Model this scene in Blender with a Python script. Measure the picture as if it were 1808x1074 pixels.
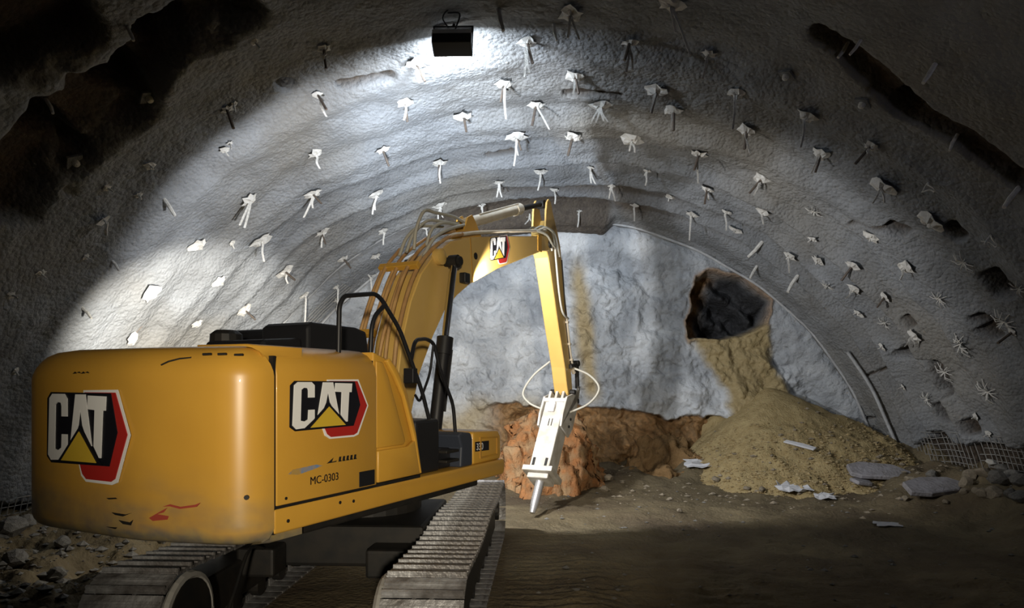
import bpy, bmesh, math, random
import numpy as np
from mathutils import Vector, Matrix
random.seed(7)
for o in list(bpy.data.objects): bpy.data.objects.remove(o)
SC = bpy.context.scene
COL = SC.collection
PI = math.pi

# ------------------------------------------------------------------ camera, world, light, exposure
cam = bpy.data.cameras.new('camera'); camo = bpy.data.objects.new('camera', cam); COL.objects.link(camo)
cam.sensor_width = 36.0; cam.lens = 1200/1808*36
cam.shift_y = 140/1808
camo.location = (0, 0, 2.3); camo.rotation_euler = (PI/2, 0, math.radians(5.048))
SC.camera = camo
SC.view_settings.view_transform = 'Standard'; SC.view_settings.look = 'None'
SC.view_settings.exposure = 0.0; SC.view_settings.gamma = 1.0; SC.view_settings.use_curve_mapping = False
SC.cycles.use_denoising = True
SC.cycles.max_bounces = 6; SC.cycles.diffuse_bounces = 2
W = bpy.data.worlds.new('night'); SC.world = W; W.use_nodes = True
W.node_tree.nodes['Background'].inputs[0].default_value = (0.55, 0.5, 0.42, 1)
W.node_tree.nodes['Background'].inputs[1].default_value = 0.001

def lamp(name, typ, loc, direction, energy, color, **kw):
    l = bpy.data.lights.new(name, typ); l.energy = energy; l.color = color
    for k, v in kw.items(): setattr(l, k, v)
    o = bpy.data.objects.new(name, l); COL.objects.link(o); o.location = loc
    o.rotation_euler = Vector(direction).to_track_quat('-Z', 'Y').to_euler()
    return o
FL_POS = Vector((-1.69, 9.55, 7.13)); FL_DIR = Vector((-.06, .94, -.36)).normalized()
# crown floodlight, facing away from the camera
lamp('floodlight_beam', 'AREA', FL_POS+FL_DIR*.16, FL_DIR, 130, (.76, .87, 1.0), shape='RECTANGLE', size=.5, size_y=.16)
# work lamp on the front of the cab roof: general light on walls, roof and face
lamp('cab_roof_beam', 'SPOT', (-2.62, 8.72, 3.06), (0, 1.0, .07), 1150, (.95, .97, 1.0), spot_size=math.radians(144), spot_blend=.22, shadow_soft_size=.12)
# lamp on the left flank of the boom, aimed along the roof
lamp('boom_beam', 'SPOT', (-2.25, 8.85, 3.60), (.14, .80, .62), 2300, (.74, .86, 1.0), spot_size=math.radians(84), spot_blend=.9, shadow_soft_size=.08)
# warm lamp on the left rear corner of the cab, washing the left wall
lamp('cab_left_beam', 'SPOT', (-4.05, 8.75, 2.45), (-.66, .75, .07), 3300, (1.0, .95, .84), spot_size=math.radians(58), spot_blend=.6, shadow_soft_size=.06)
# work lamp on the right flank of the boom, grazing boom and stick
lamp('boom_right_beam', 'SPOT', (-1.255, 9.30, 3.74), (.36, .92, -.10), 480, (1.0, .95, .87), spot_size=math.radians(112), spot_blend=.4, shadow_soft_size=.04)
# small step lamp low on the left side of the cab
lamp('cab_step_beam', 'SPOT', (-4.0, 8.4, 1.5), (-1.0, .06, -.62), 90, (1.0, .93, .80), spot_size=math.radians(52), spot_blend=.4, shadow_soft_size=.05)
# headlights of a vehicle waiting behind the camera
lamp('rear_headlight', 'SPOT', (1.3, -5.0, 2.9), (-.225, .96, -.045), 4400, (1.0, .89, .70), spot_size=math.radians(36), spot_blend=1.0, shadow_soft_size=.22)
# weak unseen lamp, placed beside the camera to graze the roof's right shoulder
lamp('rear_roof_beam', 'AREA', (5.2, 4.6, 5.0), (.12, .97, .2), 9, (.80, .82, 1.0), shape='RECTANGLE', size=.4, size_y=.2)

# ------------------------------------------------------------------ numpy noise
def _h(ix, iy, iz, s):
    n = (ix.astype(np.int64)*374761393 + iy.astype(np.int64)*668265263 + iz.astype(np.int64)*2147483647 + s*974634781) & 0xffffffff
    n = ((n ^ (n >> 13))*1274126177) & 0xffffffff
    n = ((n ^ (n >> 16))*2246822519) & 0xffffffff
    return (n ^ (n >> 15))/4294967295.0*2-1
def noise(x, y, z, s=0):
    x, y, z = np.broadcast_arrays(np.asarray(x, float), np.asarray(y, float), np.asarray(z, float))
    fx, fy, fz = np.floor(x), np.floor(y), np.floor(z)
    u, v, w = x-fx, y-fy, z-fz
    u = u*u*u*(u*(u*6-15)+10); v = v*v*v*(v*(v*6-15)+10); w = w*w*w*(w*(w*6-15)+10)
    r = 0
    for a in (0, 1):
        for b in (0, 1):
            for c in (0, 1):
                r = r + _h(fx+a, fy+b, fz+c, s)*(u if a else 1-u)*(v if b else 1-v)*(w if c else 1-w)
    return r
def fbm(x, y, z, sc, o=3, s=0):
    r = 0; a = 1.0
    x, y, z = np.asarray(x, float)/sc, np.asarray(y, float)/sc, np.asarray(z, float)/sc
    for i in range(o):
        r = r + a*noise(x*2**i, y*2**i, z*2**i, s+i*17); a *= .5
    return r
def sst(a, b, x):
    t = np.clip((np.asarray(x, float)-a)/(b-a), 0, 1); return t*t*(3-2*t)

# ------------------------------------------------------------------ materials
def new_mat(name, col, rough=.7, metal=0.0, var=None, vs=3.0, bump=0.0, bs=20.0, bump2=0.0, bs2=8.0, spec=.4, var2=None, vs2=.6, emit=None, coat=0.0, vor=0.0, vors=16.0, attr=None):
    m = bpy.data.materials.new(name); m.use_nodes = True
    nt = m.node_tree; N = nt.nodes; L = nt.links; b = N['Principled BSDF']
    b.inputs['Base Color'].default_value = (*col, 1); b.inputs['Roughness'].default_value = rough; b.inputs['Metallic'].default_value = metal
    b.inputs['Specular IOR Level'].default_value = spec; b.inputs['Coat Weight'].default_value = coat
    tc = N.new('ShaderNodeTexCoord')
    def nz(scale, det=4):
        n = N.new('ShaderNodeTexNoise'); n.inputs['Scale'].default_value = scale; n.inputs['Detail'].default_value = det
        L.new(tc.outputs['Object'], n.inputs['Vector']); return n.outputs['Fac']
    def ramp(f, lo, hi):
        r = N.new('ShaderNodeMapRange'); r.inputs['From Min'].default_value = lo; r.inputs['From Max'].default_value = hi
        L.new(f, r.inputs['Value']); return r.outputs['Result']
    def mix(f, a, c):
        x = N.new('ShaderNodeMix'); x.data_type = 'RGBA'
        L.new(f, x.inputs['Factor'])
        if hasattr(a, 'is_linked'): L.new(a, x.inputs['A'])
        else: x.inputs['A'].default_value = (*a, 1)
        if hasattr(c, 'is_linked'): L.new(c, x.inputs['B'])
        else: x.inputs['B'].default_value = (*c, 1)
        return x.outputs['Result']
    cur = None
    if var: cur = mix(ramp(nz(vs), .35, .65), col, var)
    if var2: cur = mix(ramp(nz(vs2, 3), .45, .68), cur if cur is not None else col, var2)
    if attr:                                   # list of (channel, colour)
        at = N.new('ShaderNodeAttribute'); at.attribute_name = 'mask'
        sp = N.new('ShaderNodeSeparateColor'); L.new(at.outputs['Color'], sp.inputs['Color'])
        for ch, cc, cv in attr:
            c2 = mix(ramp(nz(9), .35, .65), cc, cv)
            cur = mix(sp.outputs[ch], cur if cur is not None else col, c2)
    if cur is not None: L.new(cur, b.inputs['Base Color'])
    last = None
    for st, sc, kind in ((bump, bs, 'n'), (bump2, bs2, 'n'), (vor, vors, 'v')):
        if st:
            if kind == 'n': h = nz(sc, 5)
            else:
                v = N.new('ShaderNodeTexVoronoi'); v.inputs['Scale'].default_value = sc; L.new(tc.outputs['Object'], v.inputs['Vector'])
                h = v.outputs['Distance']
            bp = N.new('ShaderNodeBump'); bp.inputs['Strength'].default_value = min(1, st); bp.inputs['Distance'].default_value = .05*max(1, st)
            bp.invert = kind == 'v'
            L.new(h, bp.inputs['Height'])
            if last: L.new(last, bp.inputs['Normal'])
            last = bp.outputs['Normal']
    if last: L.new(last, b.inputs['Normal'])
    if emit:
        b.inputs['Emission Color'].default_value = (*emit[0], 1); b.inputs['Emission Strength'].default_value = emit[1]
    return m
M = {}
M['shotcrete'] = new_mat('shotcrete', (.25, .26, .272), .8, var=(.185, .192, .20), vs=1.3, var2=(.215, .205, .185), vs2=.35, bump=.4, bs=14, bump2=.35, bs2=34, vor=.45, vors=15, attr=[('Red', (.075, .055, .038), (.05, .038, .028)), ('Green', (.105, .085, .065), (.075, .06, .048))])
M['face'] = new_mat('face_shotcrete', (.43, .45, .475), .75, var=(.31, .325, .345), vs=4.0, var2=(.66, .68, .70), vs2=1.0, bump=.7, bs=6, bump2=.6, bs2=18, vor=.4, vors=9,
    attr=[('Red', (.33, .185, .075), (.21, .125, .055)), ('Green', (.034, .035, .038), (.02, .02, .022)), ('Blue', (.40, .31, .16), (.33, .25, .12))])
M['soil'] = new_mat('loose_soil', (.45, .35, .18), .95, var=(.36, .27, .13), vs=5, bump=.6, bs=30, bump2=.5, bs2=12, spec=.1)
M['clod'] = new_mat('soil_clods', (.50, .40, .23), .95, var=(.34, .25, .12), vs=9, spec=.1)
M['clay'] = new_mat('orange_clay', (.42, .19, .075), .9, var=(.25, .125, .055), vs=6, var2=(.40, .26, .14), vs2=3.0, bump=.8, bs=9, bump2=.5, bs2=26, spec=.15)
M['ground'] = new_mat('tunnel_floor_dirt', (.20, .16, .095), .9, var=(.14, .11, .065), vs=1.2, var2=(.10, .075, .048), vs2=.5, bump=.6, bs=18, bump2=.5, bs2=5, spec=.2)
M['yellow'] = new_mat('yellow_paint', (.60, .325, .045), .38, var=(.54, .285, .04), vs=1.0, spec=.5, coat=.15, bump=.02, bs=60)
M['cw'] = new_mat('counterweight_paint', (.60, .30, .022), .36, var=(.54, .265, .02), vs=.9, spec=.5, coat=.15)
M['boomyellow'] = new_mat('lamp_washed_yellow', (.64, .42, .12), .36, var=(.57, .36, .10), vs=1.2, spec=.5, coat=.1)  # body yellow made paler for boom and stick: lamp wash-out put into the colour
M['dkyellow'] = new_mat('dusty_yellow_paint', (.52, .27, .03), .5, var=(.42, .22, .04), vs=3)
M['black'] = new_mat('black_plastic', (.012, .012, .014), .45)
M['dark'] = new_mat('dark_greasy_steel', (.012, .012, .012), .6, metal=.2, var=(.022, .019, .016), vs=6)
M['shoe'] = new_mat('worn_track_steel', (.40, .40, .41), .45, metal=.3, var=(.15, .14, .135), vs=5, bump=.3, bs=30)
M['pipe'] = new_mat('tan_hydraulic_pipe', (.50, .30, .12), .4, var=(.36, .2, .08), vs=5, spec=.5)
M['hose'] = new_mat('dusty_hose', (.42, .40, .34), .6)
M['chrome'] = new_mat('chrome_rod', (.75, .75, .76), .14, metal=1.0)
M['barrel'] = new_mat('pale_dusty_cylinder', (.66, .60, .50), .45, var=(.58, .5, .38), vs=6)
M['hammer'] = new_mat('pale_grey_hammer_paint', (.62, .60, .56), .5, var=(.46, .42, .36), vs=5, bump=.1, bs=30)
M['red'] = new_mat('red_decal', (.40, .022, .018), .4)
M['white'] = new_mat('white_decal', (.78, .78, .78), .45)
M['decalblack'] = new_mat('black_decal', (.008, .008, .012), .4)
M['decalyellow'] = new_mat('yellow_decal', (.62, .42, .04), .4)
M['blue'] = new_mat('worn_blue_sticker', (.16, .25, .42), .6, var=(.42, .27, .08), vs=14)
M['scrape'] = new_mat('red_scrape', (.33, .05, .03), .7)
M['bolt'] = new_mat('pale_grout_plastic', (.72, .70, .66), .7, var=(.56, .54, .50), vs=20, bump=.4, bs=40)
M['wirep'] = new_mat('pale_bent_wire', (.6, .58, .54), .7)
M['rod'] = new_mat('rusty_bolt_steel', (.10, .085, .075), .6, metal=.3, var=(.16, .12, .09), vs=14)
M['wire'] = new_mat('grey_wire', (.30, .29, .27), .6)
M['paper'] = new_mat('white_paper', (.66, .66, .68), .8)
M['slab'] = new_mat('grey_slab', (.36, .345, .37), .85, var=(.27, .255, .26), vs=4, bump=.5, bs=16)
M['rock'] = new_mat('tan_rock', (.36, .30, .22), .85, var=(.25, .21, .15), vs=5, bump=.5, bs=14)
M['rockg'] = new_mat('grey_rock', (.22, .21, .19), .85, var=(.14, .13, .115), vs=5, bump=.5, bs=14)
M['rockw'] = new_mat('white_stone', (.62, .6, .55), .7)
M['glow'] = new_mat('lamp_lens', (.9, .9, .9), .3, emit=((.86, .93, 1.0), 30.0))
M['glass'] = new_mat('dark_glass', (.01, .012, .014), .08)
M['galv'] = new_mat('white_lamp_housing', (.80, .80, .82), .5)

# ------------------------------------------------------------------ mesh helpers
def link(name, me, mat=None, parent=None):
    o = bpy.data.objects.new(name, me); COL.objects.link(o)
    if mat is not None:
        for mm in (mat if isinstance(mat, (list, tuple)) else [mat]): me.materials.append(mm)
    if parent is not None: o.parent = parent
    return o
def mesh(name, v, f, mat, parent=None, smooth=False):
    me = bpy.data.meshes.new(name); me.from_pydata([tuple(p) for p in v], [], f); me.update()
    if smooth: me.polygons.foreach_set('use_smooth', [True]*len(me.polygons))
    return link(name, me, mat, parent)
def grid_mesh(name, P, mat, mask=None, flip=False, parent=None, smooth=True):
    n, m = P.shape[:2]
    me = bpy.data.meshes.new(name)
    idx = np.arange(n*m).reshape(n, m)
    q = np.stack([idx[:-1, :-1], idx[1:, :-1], idx[1:, 1:], idx[:-1, 1:]], -1).reshape(-1, 4)
    if flip: q = q[:, ::-1]
    me.vertices.add(n*m); me.vertices.foreach_set('co', P.reshape(-1).astype(np.float32))
    me.loops.add(q.size); me.loops.foreach_set('vertex_index', q.reshape(-1).astype(np.int32))
    me.polygons.add(len(q)); me.polygons.foreach_set('loop_start', np.arange(0, q.size, 4, dtype=np.int32))
    me.update(calc_edges=True); me.validate()
    if smooth: me.polygons.foreach_set('use_smooth', np.ones(len(q), bool))
    if mask is not None:
        a = me.color_attributes.new('mask', 'FLOAT_COLOR', 'POINT')
        a.data.foreach_set('color', np.concatenate([mask, np.ones(mask.shape[:2]+(1,))], -1).reshape(-1).astype(np.float32))
    return link(name, me, mat, parent)
class MB:
    def __init__(s): s.v = []; s.f = []
    def add(s, v, f):
        n = len(s.v); s.v += [tuple(p) for p in v]; s.f += [tuple(i+n for i in q) for q in f]; return s
    def box(s, x0, x1, y0, y1, z0, z1, mat=None):
        v = [Vector((x, y, z)) for x in (x0, x1) for y in (y0, y1) for z in (z0, z1)]
        if mat is not None: v = [mat @ p for p in v]
        return s.add(v, [(0, 1, 3, 2), (4, 6, 7, 5), (0, 4, 5, 1), (2, 3, 7, 6), (0, 2, 6, 4), (1, 5, 7, 3)])
    def tube(s, pts, r, n=8, caps=True):
        pts = [Vector(p) for p in pts]
        rr = r if isinstance(r, (list, tuple)) else [r]*len(pts)
        V = []; up = None
        for i, p in enumerate(pts):
            t = (pts[min(i+1, len(pts)-1)]-pts[max(i-1, 0)]).normalized()
            if up is None: up = t.orthogonal().normalized()
            up = (up - t*up.dot(t)); up = up.normalized() if up.length > 1e-6 else t.orthogonal().normalized()
            b = t.cross(up)
            for k in range(n):
                a = 2*PI*k/n; V.append(p+(up*math.cos(a)+b*math.sin(a))*rr[i])
        F = []
        for i in range(len(pts)-1):
            for k in range(n):
                F.append((i*n+k, i*n+(k+1) % n, (i+1)*n+(k+1) % n, (i+1)*n+k))
        if caps:
            F.append(tuple(range(n-1, -1, -1))); F.append(tuple((len(pts)-1)*n+k for k in range(n)))
        return s.add(V, F)
    def prism(s, poly, to3, d):
        """poly: 2-D outline, to3(u,v) -> Vector, d: extrusion Vector"""
        n = len(poly)
        a = [to3(*p) for p in poly]; b = [p+d for p in a]
        return s.add(a+b, [tuple(range(n-1, -1, -1)), tuple(range(n, 2*n))]+[(i, (i+1) % n, (i+1) % n+n, i+n) for i in range(n)])
    def build(s, name, mat, parent=None, bevel=0, seg=2, smooth=False, tri=False):
        me = bpy.data.meshes.new(name); me.from_pydata(s.v, [], s.f); me.update()
        bm = bmesh.new(); bm.from_mesh(me)
        if tri: bmesh.ops.triangulate(bm, faces=[f for f in bm.faces if len(f.verts) > 4])
        bmesh.ops.recalc_face_normals(bm, faces=bm.faces)
        if bevel:
            es = [e for e in bm.edges if len(e.link_faces) == 2 and e.calc_face_angle(0) > .6]
            bmesh.ops.bevel(bm, geom=es, offset=bevel, segments=seg, affect='EDGES', profile=.5, clamp_overlap=True)
        if smooth:
            for f in bm.faces: f.smooth = True
            for e in bm.edges:
                if len(e.link_faces) == 2 and e.calc_face_angle(0) > .9: e.smooth = False
        bm.to_mesh(me); bm.free()
        return link(name, me, mat, parent)
def spline(pts, n=6):
    """Catmull-Rom through pts"""
    P = [Vector(p) for p in pts]; P = [P[0]*2-P[1]]+P+[P[-1]*2-P[-2]]
    out = []
    for i in range(1, len(P)-2):
        for k in range(n):
            t = k/n
            out.append(.5*((2*P[i])+(P[i+1]-P[i-1])*t+(2*P[i-1]-5*P[i]+4*P[i+1]-P[i+2])*t*t+(3*P[i]-P[i-1]-3*P[i+1]+P[i+2])*t**3))
    out.append(P[-2]); return out
def rounded(pts, r=.08, n=4):
    """polyline with rounded corners"""
    P = [Vector(p) for p in pts]; out = [P[0]]
    for i in range(1, len(P)-1):
        a = (P[i-1]-P[i]); b = (P[i+1]-P[i]); q = min(r, a.length*.45, b.length*.45)
        p0 = P[i]+a.normalized()*q; p1 = P[i]+b.normalized()*q
        for k in range(n+1):
            t = k/n; out.append(p0*(1-t)**2+P[i]*2*t*(1-t)+p1*t*t)
    out.append(P[-1]); return out
def empty(name, loc, label, cat, group=None, rotz=0, parent=None):
    o = bpy.data.objects.new(name, None); COL.objects.link(o); o.location = loc; o.rotation_euler = (0, 0, rotz)
    o.empty_display_size = .2
    return tag(o, label, cat, group)
def tag(o, label=None, cat=None, group=None, kind=None):
    if label: o['label'] = label
    if cat: o['category'] = cat
    if group: o['group'] = group
    if kind: o['kind'] = kind
    return o

# ------------------------------------------------------------------ tunnel lining
X0, Z0 = -.5, -1.9
YK = [-12, 6, 8.6, 9.2, 10.1, 10.7, 12.3, 12.7, 13.95, 14.25, 15.15, 15.35, 16.25, 16.42, 17.1, 17.25, 19]
RK = [9.5, 9.45, 9.42, 9.46, 9.42, 9.3, 9.22, 9.07, 9.02, 8.9, 8.86, 8.74, 8.70, 8.50, 8.44, 8.36, 8.36]
DENT = [(-0.819, 8.22, -0.693, 8.15, 0.24, 0.5), (-0.693, 8.15, -0.575, 8.17, 0.24, 0.5), (-0.575, 8.17, -0.482, 7.79, 0.32, 0.55), (-0.482, 7.79, -0.393, 7.87, 0.35, 0.55), (-0.633, 6.69, -0.543, 6.86, 0.34, 0.5), (0.99, 14.81, 1.035, 14.27, 0.1, 0.5), (1.035, 14.27, 1.103, 14.32, 0.09, 0.5), (1.137, 14.79, 1.172, 14.77, 0.07, 0.3), (0.877, 11.53, 0.922, 11.54, 0.09, 0.45), (0.71, 12.38, 0.744, 12.3, 0.05, 0.25), (0.769, 11.42, 0.796, 11.43, 0.06, 0.35), (-0.409, 9.77, -0.408, 9.81, 0.14, 0.4), (1.174, 14.07, 1.202, 14.06, 0.05, 0.25), (1.207, 15.22, 1.233, 15.15, 0.08, 0.3), (0.402, 9.11, 0.562, 9.6, 0.18, 0.22), (0.562, 9.6, 0.752, 9.64, 0.18, 0.22), (1.156, 17.42, 1.161, 17.04, 0.03, 0.15), (1.035, 16.59, 1.025, 15.87, 0.03, 0.15), (0.711, 12.45, 0.665, 13.07, 0.03, 0.12), (0.144, 11.65, 0.044, 11.74, 0.07, 0.12), (-0.139, 13.92, -0.079, 13.83, 0.06, 0.12), (-0.337, 10.31, -0.253, 10.47, 0.08, 0.15), (0.908, 13.99, 0.931, 13.97, 0.04, 0.2), (0.949, 12.49, 0.976, 12.35, 0.05, 0.25), (0.976, 12.52, 1.002, 12.45, 0.04, 0.25)]
def R_at(th, Y, masks=False):
    th = np.asarray(th, float); Y = np.asarray(Y, float)
    x = 9.2*np.sin(th); z = 9.2*np.cos(th)
    Yp = Y + (.13-.09*sst(15.6, 16.3, Y))*fbm(x, z, Y*.3, 1.1, 2, 5)
    R = np.interp(Yp, YK, RK)
    rec = sst(16.15, 16.45, Yp)*sst(-.36, -.30, th)*(1-sst(.155, .19, th)); dm = 0*th  # crown lip: shade painted in through this mask; rib recesses are bare brown rock
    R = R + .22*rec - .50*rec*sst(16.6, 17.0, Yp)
    cr = sst(-.55, -.35, th)*(1-sst(.22, .42, th))*np.clip(.55+.8*fbm(x, z, Y, 1.3, 2, 171), 0, 1)
    amp = sst(16.6, 15.3, Y)
    R = R + (.11*fbm(x, Y, z, 2.4, 3, 11) + .022*fbm(x, Y*1.8, z, .8, 2, 23))*(.18+.82*amp)
    R = R + .045*np.sin(2*PI*(Yp/1.02+.2))*sst(9.0, 10.5, Y)*amp*(.6+.5*noise(x/1.7, Y/2, z/1.7, 3))
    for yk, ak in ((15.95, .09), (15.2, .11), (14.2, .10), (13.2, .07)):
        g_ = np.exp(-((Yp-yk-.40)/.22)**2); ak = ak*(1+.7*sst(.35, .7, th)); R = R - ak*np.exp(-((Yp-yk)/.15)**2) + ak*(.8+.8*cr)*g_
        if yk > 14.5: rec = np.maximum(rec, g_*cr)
    R = R + .012*fbm(x, Y, z, .22, 2, 31) + .010*noise(x/.085, Y/.085, z/.085, 41)
    j = .10*fbm(x, Y, z, .35, 2, 55)
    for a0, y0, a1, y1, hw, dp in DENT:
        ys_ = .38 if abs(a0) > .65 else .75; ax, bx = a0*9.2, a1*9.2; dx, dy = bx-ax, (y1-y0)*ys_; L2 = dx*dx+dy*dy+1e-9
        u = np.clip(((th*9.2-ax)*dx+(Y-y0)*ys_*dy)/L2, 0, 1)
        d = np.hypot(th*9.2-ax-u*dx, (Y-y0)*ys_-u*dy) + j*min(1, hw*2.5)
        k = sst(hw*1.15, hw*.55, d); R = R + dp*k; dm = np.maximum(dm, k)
    tj = th+.012*fbm(x, Y, z, .5, 3, 181)
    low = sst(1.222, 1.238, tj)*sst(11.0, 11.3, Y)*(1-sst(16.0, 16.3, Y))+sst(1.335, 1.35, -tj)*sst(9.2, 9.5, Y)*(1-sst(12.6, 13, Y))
    R = R + .32*low; dm = np.maximum(dm, low)  # recess behind the foot mesh is also painted dark, as a shaded void
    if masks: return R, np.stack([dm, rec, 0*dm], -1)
    return R
def wall_pt(th, Y, off=0.0):
    r = float(R_at(np.array([th]), np.array([Y]))[0])-off
    return Vector((X0+r*math.sin(th), Y, Z0+r*math.cos(th)))
YS = np.concatenate([np.arange(-11, 6.5, .5), np.arange(6.5, 9, .05), np.arange(9, 18.85, .034)])
def lining(name, t0, t1):
    T = np.linspace(t0, t1, int((t1-t0)/.0038)+1)
    th, Y = np.meshgrid(T, YS, indexing='ij')
    r, mk = R_at(th, Y, True)
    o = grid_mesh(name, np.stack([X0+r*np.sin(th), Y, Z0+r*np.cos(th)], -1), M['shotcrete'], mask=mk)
    o['kind'] = 'structure'
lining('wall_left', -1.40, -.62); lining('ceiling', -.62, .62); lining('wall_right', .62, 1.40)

# ------------------------------------------------------------------ tunnel face
def poly_sd(px, pz, poly):
    """signed distance, positive inside"""
    d = np.full(px.shape, 1e9); ins = np.zeros(px.shape, bool)
    n = len(poly)
    for i in range(n):
        ax, az = poly[i]; bx, bz = poly[(i+1) % n]
        dx, dz = bx-ax, bz-az
        u = np.clip(((px-ax)*dx+(pz-az)*dz)/(dx*dx+dz*dz), 0, 1)
        d = np.minimum(d, np.hypot(px-ax-u*dx, pz-az-u*dz))
        c = ((az > pz) != (bz > pz)) & (px < (bx-ax)*(pz-az)/((bz-az) if bz != az else 1e-9)+ax)
        ins ^= c
    return np.where(ins, d, -d)
HOLE = [(3.15, 4.98), (3.51, 5.08), (4.23, 4.89), (4.87, 4.37), (4.84, 3.80), (4.3, 3.5), (3.0, 3.48), (2.96, 3.88), (3.11, 4.46)]
CHUTE = [(2.95, 3.55), (3.5, 3.62), (4.5, 3.75), (4.9, 3.9), (5.15, 2.8), (5.6, 2.0), (7.6, .3), (3.5, .2), (4.05, 1.1), (3.85, 1.95), (3.42, 2.85)]
def face_fields(x, z):
    wob = .10*fbm(x, z, 0*x, .35, 3, 71)
    h = sst(-.06, .05, poly_sd(x, z, HOLE)+wob*.55)
    rim = sst(-.15, -.06, poly_sd(x, z, HOLE)+wob*.55)*(1-h)
    ch = sst(-.10, .15, poly_sd(x, z, CHUTE)+wob)*(1-h)
    edge = 1.70+.13*fbm(x, 0*x, 0*x, .8, 3, 81)-.11*(x-1)*sst(1, 2, x)
    cl = sst(0, .06, edge-z+wob*.6)*sst(-2.7, -1.7, x+.5*wob)*(1-sst(3.7, 4.0, x+wob))
    st = sst(.0, .35, .34-np.abs(x-.42+.12*(z-3))+.3*wob+.1*fbm(x, z, 0*x, .9, 2, 93))*sst(1.6, 2.2, z)*(1-sst(5.0, 5.8, z))*.9
    st = np.maximum(st, sst(.9, 0, z-1.1-.3*fbm(x, z, 0*x, 1.2, 2, 97))*sst(.2, -.6, x)*.8)
    return h, rim, ch, cl, st
def face_y(x, z):
    h, rim, ch, cl, st = face_fields(x, z)
    lump = .15*fbm(x, z, 0*x, 1.6, 3, 61)+.075*fbm(x, z, 0*x, .42, 4, 67)
    ridge = .13*np.abs(fbm(x+z*.4, z, 0*x, .8, 4, 63))
    ridge = ridge+.02*fbm(x, z, 0*x, .13, 2, 69)+.05*np.abs(fbm(x-z*.3, z, 0*x, .26, 3, 70))
    y = 18.0-lump-ridge-.35*sst(3.5, .5, z)-.12*np.cos(x*.35)
    wb = sst(7.3, 8.25, np.hypot(x-X0, z-Z0))*(1-cl); y = y*(1-wb)+17.42*wb-wb*.05*fbm(x, z, 0*x, .3, 2, 62)
    y = y+h*(.85+.30*np.sin((x+z*1.3)*7)*.5+.25*fbm(x, z, 0*x, .5, 3, 77))-rim*.06
    y = y+cl*(.34+.18*fbm(x, z, 0*x, .45, 3, 79))-cl*sst(1.3, .2, z)*.5
    y = y-ch*(.10+.22*sst(3.6, 1.2, z)+.02*fbm(x, z, 0*x, .2, 2, 75))
    return y
xs = np.arange(-9.3, 8.6, .03); zs = np.arange(-.4, 7.0, .03)
fx, fz = np.meshgrid(xs, zs, indexing='ij')
h, rim, ch, cl, st = face_fields(fx, fz)
clay_m = np.maximum(np.maximum(cl, rim*.8), h*sst(3.75, 3.25, fx+.25*fbm(fx, fz, 0*fx, .5, 2, 99)))
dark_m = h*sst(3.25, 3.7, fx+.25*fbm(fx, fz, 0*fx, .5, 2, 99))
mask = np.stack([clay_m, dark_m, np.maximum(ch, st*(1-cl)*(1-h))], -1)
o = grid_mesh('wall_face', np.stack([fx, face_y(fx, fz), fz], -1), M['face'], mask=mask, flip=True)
o['kind'] = 'structure'

# ------------------------------------------------------------------ floor
def ground(x, y):
    x = np.asarray(x, float); y = np.asarray(y, float)
    g = .05*fbm(x, y, 0*x, 1.6, 3, 101)+.022*fbm(x, y, 0*x, .3, 3, 103)+.008*noise(x/.07, y/.07, 0*x, 107)
    g = g*(1-.75*sst(.6, .1, np.maximum(np.abs(x+2.35)-1.9, 0))*sst(4.2, 4.8, y)*(1-sst(10.4, 11, y)))
    e = sst(5.5, 7.7, x+.4*noise(x, y/1.3, 0*x, 109))*(.10+.45*sst(9, 12, y))+sst(4.9, 7.4, -x)*.16
    g = g+e*(1+.35*fbm(x, y, 0*x, .5, 3, 111))
    g = g+.28*sst(13.2, 17.2, y)*(1+.5*fbm(x, y, 0*x, .7, 3, 113))
    band = sst(-.9, -.6, x)*(1-sst(1.6, 2.2, x))*(1-sst(10.5, 11.5, y))
    g = g+band*.016*np.sin(2*PI*y/.19+1.5*noise(x, y, 0*x, 117))
    g = g+(.12*fbm(x, y, 0*x, .5, 4, 119)-.10*np.abs(fbm(x, y, 0*x, .22, 3, 121)))*sst(-3.7, -4.6, x)
    return g
def gz(x, y): return float(ground(np.array([x]), np.array([y]))[0])
ys = np.concatenate([np.arange(-11, 4, .35), np.arange(4, 18.3, .055)]); xs = np.arange(-9.8, 9.81, .058)
gx, gy = np.meshgrid(xs, ys, indexing='ij')
o = grid_mesh('floor', np.stack([gx, gy, ground(gx, gy)], -1), M['ground']); o['kind'] = 'structure'

# ------------------------------------------------------------------ soil heap and clay mounds
def heap(name, label, x0, x1, y0, y1, fn, mat, step=.05, cat='heap', rough=0.0, rs=.3):
    X, Y = np.meshgrid(np.arange(x0, x1, step), np.arange(y0, y1, step), indexing='ij')
    H = np.maximum(fn(X, Y), -.35)
    P = np.stack([X, Y, H], -1)
    if rough:
        gx_, gy_ = np.gradient(H, step); nn = np.stack([-gx_, -gy_, np.ones_like(H)], -1); nn /= np.linalg.norm(nn, axis=-1, keepdims=True)
        d = rough*(fbm(X, Y, H, rs, 4, 161)-.8*np.abs(fbm(X, Y, H, rs*1.7, 3, 163)))
        P = P+nn*d[..., None]
    o = grid_mesh(name, P, mat)
    bm = bmesh.new(); bm.from_mesh(o.data)
    g0 = ground(X, Y).reshape(-1); dead = [v for v in bm.verts if v.co.z < g0[v.index]-.30]
    bmesh.ops.delete(bm, geom=dead, context='VERTS'); bm.to_mesh(o.data); bm.free()
    return tag(o, label, cat)
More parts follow.
